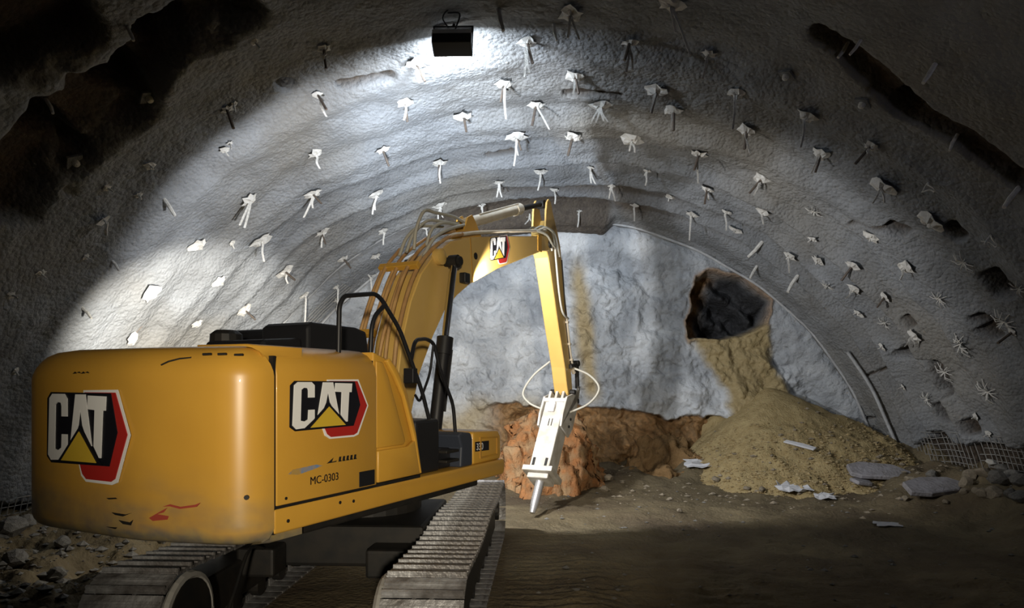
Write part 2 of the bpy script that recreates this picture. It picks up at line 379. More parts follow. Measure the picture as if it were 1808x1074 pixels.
def pile_h(x, y):
    dx = x-4.85; dy = y-17.35
    w = np.where(dx > 0, .60+.10*dx*0, 1.12)
    r = np.sqrt((dx*w)**2+(dy*.92)**2+.02)
    h = 2.30-.80*r+.05*sst(.8, 2.6, r)
    c = 3.35-1.7*np.sqrt(((x-4.05-.35*sst(18.2, 17.4, y))*1.6)**2+((y-17.95)*1.6)**2+.01)
    h = np.maximum(h, c)
    return h+.07*fbm(x, y, 0*x, .6, 3, 131)*sst(.1, 1.2, r)+.03*fbm(x, y, 0*x, .12, 2, 133)*sst(.5, 2, r)
heap('soil_heap', 'sandy brown soil heap spilling from the hole in the tunnel face', 1.9, 8.1, 13.6, 18.0, pile_h, M['soil'])
def clay_h(x, y):
    a = .25*fbm(x, y, 0*x, .5, 4, 141)
    r = (np.abs((x+.52+.10*(y-15))/1.22)**2.6+np.abs((y-15.5)/1.95)**2.6)**(1/2.6)
    h = 1.62*(1-np.clip(r+a*.5, 0, 1.6)**2.4)+.16*fbm(x, y, 0*x, .32, 4, 143)
    return h-.55*sst(15.0, 13.7, y)
heap('clay_mound', 'orange clay mound broken loose behind the hydraulic hammer', -2.2, 1.2, 13.1, 17.8, clay_h, M['clay'], .03, 'mound', .17, .26)
def bench_h(x, y):
    r = (np.abs((x-2.2)/2.1)**2.6+np.abs((y-17.9)/2.5)**2.6)**(1/2.6)
    return 1.05*(1-np.clip(r+.22*fbm(x, y, 0*x, .6, 3, 151), 0, 1.6)**1.3)+.12*fbm(x, y, 0*x, .35, 3, 153)
heap('clay_bench', 'brown clay ledge at the foot of the face beside the soil heap', -.1, 4.5, 14.8, 18.2, bench_h, new_mat('brown_clay', (.27, .165, .075), .92, var=(.19, .115, .05), vs=4, bump=.7, bs=10, bump2=.5, bs2=28, spec=.15), .04, 'mound', .12, .3)

# loose grains on the heap and gravel on the floor
def clods(name, label, n, sampler, mat, s0, s1, seed):
    rnd = random.Random(seed); mb = MB()
    ico = [(0, 0, 1), (.94, 0, .3), (.3, .9, .3), (-.75, .55, .3), (-.75, -.55, .3), (.3, -.9, .3), (0, 0, -.8)]
    fa = [(0, 1, 2), (0, 2, 3), (0, 3, 4), (0, 4, 5), (0, 5, 1), (6, 2, 1), (6, 3, 2), (6, 4, 3), (6, 5, 4), (6, 1, 5)]
    pts = list(zip(*[q[:n].tolist() for q in sampler(np.random.default_rng(seed), n*6)]))
    for (x, y, z) in pts:
        s = s0+(s1-s0)*rnd.random()**3
        a = rnd.random()*6.28; ca, sa = math.cos(a), math.sin(a)
        V = []
        for p in ico:
            k = s*(.7+.6*rnd.random()); V.append((x+(p[0]*ca-p[1]*sa)*k*1.2, y+(p[0]*sa+p[1]*ca)*k, z+p[2]*k*.75))
        mb.add(V, fa)
    o = mb.build(name, mat); tag(o, label, 'gravel', kind='stuff'); return o
def s_pile(g, n):
    x = g.uniform(2.6, 7.6, n); y = g.uniform(13.9, 17.3, n); z = pile_h(x, y); h = ground(x, y)
    k = (z > h-.02) & (z < 1.45) & (g.random(n) < 1.15-z*.7)
    return x[k], y[k], np.maximum(z, h)[k]
def s_toe(g, n):
    x = g.uniform(.6, 7.6, n); y = g.normal(14.8, 1.1, n); k = (y > 12) & (y < 17.2)
    return x[k], y[k], np.maximum(ground(x, y), pile_h(x, y))[k]
def s_floor(g, n):
    x = g.uniform(-2, 8.0, n); y = g.uniform(6.5, 14.5, n); return x, y, ground(x, y)
def s_left(g, n):
    x = g.uniform(-8.8, -4.3, n); y = g.uniform(5, 12, n); return x, y, ground(x, y)
clods('soil_clods', 'crumbly soil lumps lying over the lower slope of the soil heap', 2600, s_pile, M['clod'], .012, .05, 3)
clods('gravel', 'tan pebbles scattered at the toe of the soil heap', 420, s_toe, M['rock'], .012, .07, 4)
clods('floor_gravel', 'small pebbles strewn across the dark tunnel floor', 380, s_floor, M['rockg'], .010, .045, 5)
clods('rubble_gravel', 'broken shotcrete crumbs on the rough ground along the left wall', 2600, s_left, M['rockg'], .012, .085, 6)

# ------------------------------------------------------------------ steel ribs at the ring edges
def ring(name, t0, t1, Yr, off, r, mat, sq=1.0):
    mb = MB(); n = int((t1-t0)/.02)+2
    mb.tube([wall_pt(t0+(t1-t0)*i/(n-1), Yr, off) for i in range(n)], r, 8)
    o = mb.build(name, mat, smooth=True); o['kind'] = 'structure'; return o
M['rib'] = new_mat('pale_rib', (.50, .505, .51), .7, var=(.38, .38, .385), vs=4, bump=.3, bs=16)
ring('trim_1', -.92, -.26, 16.2, .02, .045, M['rib'])
def smooth_ring(name, t0, t1, Yr, R, r, mat):
    mb = MB(); n = int((t1-t0)/.02)+2
    T = [t0+(t1-t0)*i/(n-1) for i in range(n)]
    mb.tube([Vector((X0+(R+.02*math.sin(9*t)+.012*math.sin(31*t))*math.sin(t), Yr, Z0+(R+.02*math.sin(9*t)+.012*math.sin(31*t))*math.cos(t))) for t in T], r, 8)
    o = mb.build(name, mat, smooth=True); o['kind'] = 'structure'
smooth_ring('trim_2', .17, 1.33, 17.27, 8.34, .032, M['rib'])
smooth_ring('trim_3', .95, 1.33, 16.46, 8.47, .04, M['rib'])
smooth_ring('trim_4', -1.33, -.40, 17.27, 8.34, .032, M['rib'])

# exposed reinforcing mesh at the wall feet
def wire_mesh(name, label, t0, t1, y0, y1, off, step=.13, drop=.12):
    def wall_pt(t, y, o):
        r = float(np.interp(y, YK, RK))+.02-(o-.36 if o > .3 else o); return Vector((X0+r*math.sin(t), y, Z0+r*math.cos(t)))
    mb = MB(); rnd = random.Random(len(label))
    nT = int(abs(t1-t0)*9.2/step); nY = int((y1-y0)/step)
    for i in range(nT+1):
        t = t0+(t1-t0)*i/max(nT, 1); a = rnd.random()*.5; b = rnd.random()*.4
        mb.tube([wall_pt(t, y0+a+(y1-y0-a-b)*k/8, off) for k in range(9)], .008, 5)
    for j in range(nY+1):
        y = y0+(y1-y0)*j/nY; a = t0+(t1-t0)*rnd.random()*drop
        mb.tube([wall_pt(a+(t1-a)*k/4, y, off+.016) for k in range(5)], .008, 5)
    return tag(mb.build(name, M['wire']), label, 'wire mesh')
wire_mesh('wire_mesh', 'rusty reinforcing mesh bared along the foot of the right wall', 1.21, 1.31, 11.4, 14.3, .36)
wire_mesh('wire_mesh', 'grey reinforcing mesh bared at the wall foot right of the soil heap', 1.205, 1.31, 14.3, 16.1, .36)
wire_mesh('wire_mesh', 'reinforcing mesh showing on the left haunch above the engine hood', -.90, -.66, 16.5, 17.2, .05, .12)
wire_mesh('wire_mesh', 'reinforcing mesh at the left wall foot behind the counterweight', -1.42, -1.33, 9.6, 12.6, .36)

# ------------------------------------------------------------------ bolts in the lining
def collar_me(seed, n=13):
    rnd = random.Random(seed); V = [(0, 0, .28)]; F = []
    rad = [(.34, .34), (.68, .24), (1.0, .02)]
    ph = rnd.random()*6
    for q, (r, h) in enumerate(rad):
        for k in range(n):
            a = 2*PI*k/n+ph
            rr = r*(1+(.17*rnd.uniform(-1, 1)+(.12 if k % 2 else -.10))*(q/2))
            V.append((rr*math.cos(a), rr*math.sin(a), h*(1+.5*rnd.uniform(-1, 1))+(rnd.uniform(-.02, .28) if q == 2 else 0)))
    for k in range(n):
        F.append((0, 1+k, 1+(k+1) % n))
        for q in (0, 1): F.append((1+q*n+k, 1+(q+1)*n+k, 1+(q+1)*n+(k+1) % n, 1+q*n+(k+1) % n))
    me = bpy.data.meshes.new('collar'); me.from_pydata(V, [], F); me.materials.append(M['bolt']); return me
COLLARS = [collar_me(s) for s in range(7)]
def mb_me(mb, name, mat):
    o = mb.build(name, mat); me = o.data; bpy.data.objects.remove(o); return me
ROD_ME = mb_me(MB().tube([(0, 0, -.02), (0, 0, .34)], .022, 6), 'rod', M['rod'])
STUB_ME = mb_me(MB().tube([(0, 0, -.03), (.02, 0, .14), (.06, .01, .27)], [.03, .03, .022], 7), 'stub', M['bolt'])
NUT_ME = mb_me(MB().tube([(0, 0, .0), (0, 0, .03), (0, 0, .06), (0, 0, .075)], [.05, .05, .04, .015], 10), 'nut', M['bolt'])
PLATE_ME = mb_me(MB().box(-.5, .5, -.5, .5, -.05, .06), 'plate', M['shotcrete'])
def star_me(seed):
    rnd = random.Random(seed); mb = MB()
    for k in range(13):
        a = k*2*PI/13+rnd.uniform(-.2, .2); L = rnd.uniform(.6, 1.0); h = rnd.uniform(.15, .5)
        c, s = math.cos(a), math.sin(a)
        mb.tube([(0, 0, .1), (c*L*.5, s*L*.5, h*.9), (c*L, s*L, h*rnd.uniform(.2, 1))], [.034, .034, .024], 5)
    return mb_me(mb, 'wire_star', M['wirep'])
STARS = [star_me(s) for s in range(3)]
LOOP_ME = mb_me(MB().tube(spline([(0, 0, 0), (.5, .35, .45), (1.0, .25, .6), (.9, -.15, .6), (.3, -.25, .4), (-.4, -.5, .5)], 5), .05, 6), 'wire_loop', M['bolt'])
FLAP_ME = mb_me(MB().add([(-.6, -.2, .05), (-.1, -.7, .3), (.7, -.3, .5), (.9, .4, .45), (.1, .6, .35), (-.5, .3, .1), (-.1, 0, .0), (.2, 0, .2)],
    [(0, 1, 7), (1, 2, 7), (2, 3, 7), (3, 4, 7), (4, 5, 7), (5, 0, 7)]), 'flap', M['bolt'])
def put(name, me, parent, rot, s=1.0, loc=(0, 0, 0)):
    o = bpy.data.objects.new(name, me); COL.objects.link(o); o.parent = parent
    o.rotation_mode = 'QUATERNION'; o.rotation_quaternion = rot; o.scale = (s, s, s) if not isinstance(s, tuple) else s; o.location = loc
    return o
BOLTS = [
(-0.501,7.26,'T',0.11,[],0,'bare steel bolt stub, left haunch, eleventh from the face'),
(-0.664,7.99,'T',0.13,[],0,'bare steel bolt stub, left wall, 17th from the face'),
(-0.572,8.69,'P',0.25,[],0,'square bolt plate with round nut, left haunch, tenth from the face'),
(-0.717,8.79,'P',0.26,[],0,'square bolt plate with round nut, left wall, 16th from the face'),
(-0.657,9.54,'C',0.19,[],0,'plain crumpled pale bolt head, left wall, 13th from the face'),
(-0.503,9.51,'C',0.16,[],1,'crumpled pale bolt head with a steel rod, left haunch, ninth from the face'),
(-0.564,10.37,'C',0.16,[],0,'plain crumpled pale bolt head, left haunch, seventh from the face'),
(-0.775,9.67,'F',0.21,[(-0.03, 0.18)],0,'pale torn bolt head with a broad flap, left wall, 14th from the face'),
(-0.844,10.47,'T',0.12,[],0,'bare steel bolt stub, lower left wall, sixth from the face'),
(-0.944,10.5,'T',0.14,[],0,'bare steel bolt stub, lower left wall, seventh from the face'),
(-0.724,9.31,'C',0.11,[],0,'plain crumpled pale bolt head, left wall, 15th from the face'),
(-0.712,9.87,'C',0.12,[],0,'plain crumpled pale bolt head, left wall, twelfth from the face'),
(-0.699,10.37,'T',0.17,[],1,'bare steel bolt stub, left wall, eleventh from the face'),
(-0.9,9.43,'C',0.14,[],0,'plain crumpled pale bolt head, lower left wall, ninth from the face'),
(-0.853,10.01,'C',0.1,[],0,'plain crumpled pale bolt head, lower left wall, eighth from the face'),
(-0.879,11.6,'C',0.35,[],1,'crumpled pale bolt head with a steel rod, lower left wall, fourth from the face'),
(-0.754,11.89,'C',0.34,[],1,'crumpled pale bolt head with a steel rod, left wall, tenth from the face'),
(-0.808,13.03,'C',0.28,[],1,'crumpled pale bolt head with a steel rod, lower left wall, second from the face'),
(-0.99,11.95,'C',0.28,[],1,'crumpled pale bolt head with a steel rod, lower left wall, fifth from the face'),
(-0.928,13.48,'C',0.25,[],1,'crumpled pale bolt head with a steel rod, lower left wall, third from the face'),
(-0.397,8.55,'C',0.11,[],0,'plain crumpled pale bolt head, left shoulder, ninth from the face'),
(-0.324,9.36,'C',0.17,[(-0.02, 0.08)],1,'pale bolt head with one short strip, left shoulder, eighth from the face'),
(-0.49,9.52,'C',0.11,[],0,'plain crumpled pale bolt head, left haunch, eighth from the face'),
(-0.548,10.3,'C',0.1,[],0,'plain crumpled pale bolt head, left haunch, sixth from the face'),
(-0.378,10.31,'C',0.15,[(0.09, 0.26)],1,'pale bolt head with one long strip, left shoulder, seventh from the face'),
(-0.459,11.94,'C',0.26,[(0.04, 0.2)],0,'pale bolt head with one short strip, left haunch, fifth from the face'),
(-0.342,12.58,'C',0.25,[],1,'crumpled pale bolt head with a steel rod, left shoulder, fifth from the face'),
(-0.205,10.3,'C',0.31,[(0.03, 0.22), (0.06, 0.21)],1,'pale bolt head with two short strips, roof left of centre, eighth from the face'),
(-0.253,11.32,'C',0.26,[(-0.04, 0.21)],1,'pale bolt head with one short strip, left shoulder, sixth from the face'),
(-0.251,13.96,'C',0.3,[(0.0, 0.35)],1,'pale bolt head with one long strip, left shoulder, third from the face'),
(-0.619,11.95,'C',0.32,[(-0.12, 0.45), (-0.2, 0.4)],0,'pale bolt head with two long strips, left wall, ninth from the face'),
(-0.523,12.89,'C',0.3,[(-0.03, 0.21), (-0.19, 0.39)],1,'pale bolt head with two long strips, left haunch, fourth from the face'),
(-0.418,14.08,'C',0.31,[(-0.04, 0.26), (-0.09, 0.35)],0,'pale bolt head with two long strips, left shoulder, fourth from the face'),
(-0.679,13.07,'C',0.39,[(0.02, 0.37)],1,'pale bolt head with one long strip, left wall, seventh from the face'),
(-0.584,14.49,'C',0.31,[(-0.05, 0.27)],1,'pale bolt head with one short strip, left haunch, third from the face'),
(-0.722,14.69,'C',0.37,[(0.02, 0.22)],1,'pale bolt head with one short strip, left wall, sixth from the face'),
(-0.86,14.61,'C',0.34,[],1,'crumpled pale bolt head with a steel rod, lower left wall, first from the face'),
(-0.602,15.77,'C',0.26,[],1,'crumpled pale bolt head with a steel rod, left wall, fourth from the face'),
(-0.469,15.76,'C',0.29,[(-0.03, 0.26)],0,'pale bolt head with one short strip, left haunch, second from the face'),
(-0.533,16.49,'C',0.25,[],0,'plain crumpled pale bolt head, left haunch, first from the face'),
(-0.595,17.14,'L',0.31,[(0.03, 0.37)],0,'bent wire hook with a short strip, left wall, first from the face'),
(-0.753,15.82,'C',0.24,[(-0.03, 0.58)],0,'pale bolt head with one long strip, left wall, fifth from the face'),
(-0.682,16.51,'C',0.19,[(0.0, 0.41)],0,'pale bolt head with one long strip, left wall, third from the face'),
(-0.718,16.99,'C',0.17,[(0.0, 0.34)],0,'pale bolt head with one short strip, left wall, second from the face'),
(-0.719,12.6,'C',0.15,[],0,'plain crumpled pale bolt head, left wall, eighth from the face'),
(-0.301,15.75,'C',0.29,[(-0.05, 0.24), (0.05, 0.21)],0,'pale bolt head with two short strips, left shoulder, second from the face'),
(-0.367,16.41,'C',0.19,[(0.04, 0.16)],0,'pale bolt head with one short strip, left shoulder, first from the face'),
(-0.02,10.28,'C',0.26,[(-0.03, 0.45), (0.03, 0.39)],1,'pale bolt head with two long strips, middle of the roof, eighth from the face'),
(-0.069,11.39,'C',0.3,[(0.02, 0.51)],1,'pale bolt head with one long strip, roof left of centre, seventh from the face'),
(0.059,11.2,'C',0.34,[(-0.02, 0.22)],1,'pale bolt head with one short strip, middle of the roof, seventh from the face'),
(0.145,10.27,'C',0.22,[(-0.03, 0.36), (0.05, 0.33)],1,'pale bolt head with two long strips, roof right of centre, seventh from the face'),
(0.206,11.31,'C',0.36,[(-0.08, 0.28)],1,'pale bolt head with one long strip, roof right of centre, sixth from the face'),
(0.246,11.74,'C',0.29,[(-0.02, 0.22)],1,'pale bolt head with one short strip, roof right of centre, fifth from the face'),
(0.109,12.01,'C',0.34,[(-0.14, 0.24), (-0.06, 0.22), (0.06, 0.2), (0.13, 0.22)],0,'pale bolt head with four splayed strips, middle of the roof, fifth from the face'),
(-0.015,12.24,'C',0.29,[(0.2, 0.37)],1,'pale bolt head with one long strip, middle of the roof, sixth from the face'),
(-0.161,12.33,'C',0.33,[],1,'crumpled pale bolt head with a steel rod, roof left of centre, sixth from the face'),
(-0.063,13.04,'C',0.35,[(-0.05, 0.48), (0.02, 0.28)],1,'pale bolt head with two long strips, roof left of centre, fifth from the face'),
(0.058,13.07,'C',0.37,[],1,'crumpled pale bolt head with a steel rod, middle of the roof, fourth from the face'),
(0.184,13.13,'C',0.42,[(0.05, 0.18), (-0.04, 0.15)],0,'pale bolt head with two short strips, roof right of centre, fourth from the face'),
(0.051,9.58,'C',0.35,[(-0.03, 0.26), (0.11, 0.29)],0,'pale bolt head with two long strips, middle of the roof, tenth from the face'),
(0.195,9.36,'C',0.31,[(0.06, 0.31), (0.23, 0.62)],0,'pale bolt head with two long strips, roof right of centre, ninth from the face'),
(-0.056,9.46,'T',0.19,[],1,'bare steel bolt stub, roof left of centre, ninth from the face'),
(0.025,9.91,'T',0.13,[],0,'bare steel bolt stub, middle of the roof, ninth from the face'),
(-0.02,14.76,'C',0.27,[(-0.06, 0.32)],0,'pale bolt head with one short strip, roof left of centre, fourth from the face'),
(-0.129,15.04,'C',0.23,[(-0.05, 0.25), (0.05, 0.25)],0,'pale bolt head with two short strips, roof left of centre, third from the face'),
(0.012,15.74,'C',0.21,[(0.0, 0.24)],0,'pale bolt head with one short strip, middle of the roof, second from the face'),
(0.101,14.83,'C',0.15,[(0.02, 0.25), (0.1, 0.27)],0,'pale bolt head with two short strips, middle of the roof, third from the face'),
(0.234,14.36,'C',0.14,[(-0.01, 0.22)],0,'pale bolt head with one short strip, roof right of centre, third from the face'),
(0.159,15.31,'C',0.18,[(-0.04, 0.2), (0.08, 0.26)],0,'pale bolt head with two short strips, roof right of centre, second from the face'),
(-0.192,15.98,'C',0.21,[(0.0, 0.19)],0,'pale bolt head with one short strip, roof left of centre, second from the face'),
(0.08,16.76,'C',0.14,[(-0.03, 0.31)],0,'pale bolt head with one short strip, middle of the roof, first from the face'),
(0.23,16.02,'C',0.21,[(0.01, 0.29)],0,'pale bolt head with one short strip, roof right of centre, first from the face'),
(0.31,15.57,'C',0.23,[],0,'plain crumpled pale bolt head, right shoulder, second from the face'),
(-0.065,16.82,'L',0.25,[(-0.11, 0.14)],0,'bent wire hook with a short strip, roof left of centre, first from the face'),
(0.326,13.06,'C',0.3,[(0.01, 0.48)],1,'pale bolt head with one long strip, right shoulder, fifth from the face'),
(0.382,14.66,'C',0.29,[(0.05, 0.17)],1,'pale bolt head with one short strip, right shoulder, fourth from the face'),
(0.381,15.74,'C',0.29,[(-0.03, 0.52)],0,'pale bolt head with one long strip, right shoulder, first from the face'),
(0.451,15.08,'C',0.2,[(0.03, 0.33)],0,'pale bolt head with one short strip, right shoulder, third from the face'),
(0.498,15.72,'C',0.29,[],0,'plain crumpled pale bolt head, right haunch, first from the face'),
(0.472,13.49,'C',0.36,[(-0.11, 0.25)],1,'pale bolt head with one short strip, right haunch, fourth from the face'),
(0.523,14.6,'C',0.29,[(0.04, 0.19)],0,'pale bolt head with one short strip, right haunch, third from the face'),
(0.523,11.68,'C',0.31,[(-0.1, 0.25)],1,'pale bolt head with one short strip, right haunch, sixth from the face'),
(0.602,13.66,'S',0.34,[],0,'star of bent wires around a bolt, right haunch, fifth from the face'),
(0.642,14.11,'C',0.19,[],0,'plain crumpled pale bolt head, right wall, sixth from the face'),
(0.642,15.18,'C',0.28,[(0.03, 0.3)],0,'pale bolt head with one short strip, right wall, third from the face'),
(0.697,14.86,'C',0.3,[],0,'plain crumpled pale bolt head, right wall, fifth from the face'),
(0.745,13.97,'C',0.28,[],1,'crumpled pale bolt head with a steel rod, right wall, seventh from the face'),
(0.756,15.03,'S',0.33,[],0,'star of bent wires around a bolt, right wall, fourth from the face'),
(0.8,14.73,'C',0.29,[(-0.1, 0.15)],0,'pale bolt head with one short strip, lower right wall, second from the face'),
(0.573,15.74,'T',0.24,[],0,'bare steel bolt stub, right haunch, second from the face'),
(0.609,16.59,'T',0.19,[],0,'bare steel bolt stub, right wall, first from the face'),
(0.699,15.83,'T',0.24,[],0,'bare steel bolt stub, right wall, second from the face'),
(0.856,15.1,'C',0.25,[],0,'plain crumpled pale bolt head, lower right wall, first from the face'),
(0.271,10.35,'C',0.19,[(-0.06, 0.29)],0,'pale bolt head with one long strip, roof right of centre, eighth from the face'),
(0.338,10.88,'C',0.24,[(-0.03, 0.47)],0,'pale bolt head with one long strip, right shoulder, seventh from the face'),
(0.385,11.8,'C',0.35,[(0.08, 0.33)],1,'pale bolt head with one long strip, right shoulder, sixth from the face'),
(0.457,10.72,'C',0.29,[(-0.05, 0.41)],0,'pale bolt head with one long strip, right shoulder, eighth from the face'),
(0.57,10.67,'C',0.2,[(-0.03, 0.12)],1,'pale bolt head with one short strip, right haunch, seventh from the face'),
(0.444,9.4,'T',0.14,[],0,'bare steel bolt stub, right shoulder, tenth from the face'),
(0.512,9.96,'P',0.23,[],0,'square bolt plate with round nut, right haunch, eighth from the face'),
(0.394,10.24,'P',0.24,[],0,'square bolt plate with round nut, right shoulder, ninth from the face'),
(0.642,11.5,'C',0.4,[(-0.1, 0.21), (0.06, 0.21)],0,'pale bolt head with two short strips, right wall, ninth from the face'),
(0.68,10.73,'L',0.36,[],0,'bent wire loop on a bolt stub, right wall, eleventh from the face'),
(0.744,11.51,'C',0.42,[],0,'plain crumpled pale bolt head, right wall, tenth from the face'),
(0.809,10.71,'L',0.32,[],0,'bent wire loop on a bolt stub, lower right wall, 18th from the face'),
(0.71,12.84,'C',0.3,[],0,'plain crumpled pale bolt head, right wall, eighth from the face'),
(0.838,11.68,'S',0.43,[],0,'star of bent wires around a bolt, lower right wall, 14th from the face'),
(0.801,12.76,'C',0.32,[(-0.04, 0.17)],0,'pale bolt head with one short strip, lower right wall, eighth from the face'),
(0.844,14.01,'C',0.23,[],1,'crumpled pale bolt head with a steel rod, lower right wall, fifth from the face'),
(0.887,12.7,'S',0.38,[],0,'star of bent wires around a bolt, lower right wall, eleventh from the face'),
(0.763,9.83,'T',0.2,[],1,'bare steel bolt stub, right wall, 13th from the face'),
(0.917,11.17,'S',0.32,[],0,'star of bent wires around a bolt, lower right wall, 20th from the face'),
(0.908,14.79,'S',0.35,[],0,'star of bent wires around a bolt, lower right wall, fourth from the face'),
(0.952,14.01,'C',0.28,[(-0.09, 0.16), (0.09, 0.16)],0,'pale bolt head with two short strips, lower right wall, seventh from the face'),
(0.993,13.02,'S',0.54,[],0,'star of bent wires around a bolt, lower right wall, twelfth from the face'),
(0.973,12.03,'S',0.5,[],0,'star of bent wires around a bolt, lower right wall, 17th from the face'),
(1.053,13.98,'S',0.44,[],0,'star of bent wires around a bolt, lower right wall, tenth from the face'),
(1.104,13.07,'S',0.5,[],0,'star of bent wires around a bolt, lower right wall, 15th from the face'),
(1.115,14.94,'S',0.37,[],0,'star of bent wires around a bolt, lower right wall, ninth from the face'),
(1.072,15.27,'C',0.15,[],0,'plain crumpled pale bolt head, lower right wall, sixth from the face'),
(0.959,15.12,'C',0.18,[],0,'plain crumpled pale bolt head, lower right wall, third from the face'),
(1.204,13.75,'C',0.16,[],0,'plain crumpled pale bolt head, lower right wall, 16th from the face'),
(0.543,8.6,'T',0.17,[],0,'bare steel bolt stub, right haunch, ninth from the face'),
(0.45,8.87,'T',0.12,[],0,'bare steel bolt stub, right shoulder, eleventh from the face'),
(0.647,9.77,'T',0.13,[],0,'bare steel bolt stub, right wall, twelfth from the face'),
(0.997,12.03,'C',0.18,[],1,'crumpled pale bolt head with a steel rod, lower right wall, 19th from the face'),
(1.164,13.86,'C',0.16,[],0,'plain crumpled pale bolt head, lower right wall, 13th from the face'),
(-1.085,10.07,'C',0.12,[],0,'plain crumpled pale bolt head, lower left wall, tenth from the face'),
(-0.946,9.18,'C',0.12,[],0,'plain crumpled pale bolt head, lower left wall, eleventh from the face'),
]
rb = random.Random(11)
for th, Y, kind, size, strips, rod, label in BOLTS:
    p = wall_pt(th, Y, .01)
    nrm = Vector((-math.sin(th), 0, -math.cos(th)))
    q = nrm.to_track_quat('Z', 'Y')
    q = q @ Matrix.Rotation(rb.uniform(0, 6.28), 3, 'Z').to_quaternion()
    root = empty('rock_bolt', p, label, 'bolt', 'bolts standing out of the sprayed tunnel lining')
    s = size*.56
    if kind == 'C':
        put('collar', rb.choice(COLLARS), root, q, (s, s*rb.uniform(.75, 1), s*1.1))
    elif kind == 'S': put('wire_star', rb.choice(STARS), root, q, s)
    elif kind == 'L': put('wire_loop', LOOP_ME, root, q, s); put('stub', STUB_ME, root, q, .6)
    elif kind == 'P':
        qq = nrm.to_track_quat('Z', 'Y') @ Matrix.Rotation(.75, 3, 'Z').to_quaternion()
        put('plate', PLATE_ME, root, qq, (size*.8, size*.8, .3)); put('nut', NUT_ME, root, qq, 1.0, nrm*.015)
    elif kind == 'T': put('stub', STUB_ME, root, q, max(.7, size/.16))
    elif kind == 'F': put('flap', FLAP_ME, root, q, s*1.4); put('stub', STUB_ME, root, q, .5)
    if kind == 'C':
        if rod and th < -.62 and Y < 13.5:
            put('rod', ROD_ME, root, (nrm*.40+Vector((0, .30, .85))).to_track_quat('Z', 'Y'), (.8, .8, rb.uniform(1.5, 2.0)))
        else: put('rod' if rod else 'stub', ROD_ME if rod else STUB_ME, root, q @ Matrix.Rotation(.25, 3, 'X').to_quaternion(), rb.uniform(.85, 1.15) if rod else .45)
    for dx, L in strips:
        a = nrm*.10+Vector((dx*.15, 0, 0)); w = .022
        pts = spline([a*.3, a, a+Vector((dx*.4+rb.uniform(-.02, .02), -.03, -L*.5)), a+Vector((dx, .02, -L))], 4)
        mb = MB(); V = []; F = []
        for i, c in enumerate(pts):
            ww = w*(1-.3*i/len(pts)); tw = .4*i/len(pts)
            d = Vector((math.cos(tw), math.sin(tw), 0))*ww; e = Vector((0, .007, 0))
            V += [c-d-e, c+d-e, c+d+e, c-d+e]
            if i:
                b = 4*(i-1)
                F += [(b+k, b+(k+1) % 4, b+4+(k+1) % 4, b+4+k) for k in range(4)]
        F += [(3, 2, 1, 0), tuple(len(V)-4+k for k in range(4))]
        mb.add(V, F).build('strip', M['bolt'], root)

# ------------------------------------------------------------------ floodlight on the crown
fr = empty('floodlight', FL_POS, 'boxy white floodlight hung from the tunnel roof, facing the face', 'lamp')
ql = FL_DIR.to_track_quat('Y', 'Z'); fr.rotation_mode = 'QUATERNION'; fr.rotation_quaternion = ql
MB().box(-.28, .28, -.16, .12, -.13, .09).build('housing', M['black'], fr, .02)
MB().box(-.275, .275, -.155, -.02, .092, .10).build('hood_plate', M['galv'], fr, .003)
MB().box(-.275, .275, -.168, -.160, .02, .088).build('lit_gap_strip', M['galv'], fr, .002)  # pale strip painted in for the lit roof seen above the lamp box
MB().box(-.25, .25, .122, .135, -.11, .07).build('lens', M['glow'], fr)
for sx in (-1, 1):
    MB().box(.275*sx-.012, .275*sx+.012, -.03, .03, -.03, .31).build('side_bracket', M['dark'], fr, .004)
MB().box(-.29, .29, -.03, .03, .28, .31).build('cross_bar', M['dark'], fr, .004)
MB().tube([(0, 0, .3), (.0, .03, .42)], .025, 6).build('hanger', M['dark'], fr)
MB().tube(spline([(.05, -.15, .1), (.12, -.3, .22), (-.05, -.25, .3), (-.1, -.2, .42), (.05, -.1, .45)], 5), .012, 6).build('power_cord', M['black'], fr)
MB().tube(spline([(-.05, -.16, .12), (-.12, -.26, .2), (-.02, -.3, .32), (.1, -.18, .42)], 5), .01, 6).build('power_cord', M['black'], fr)

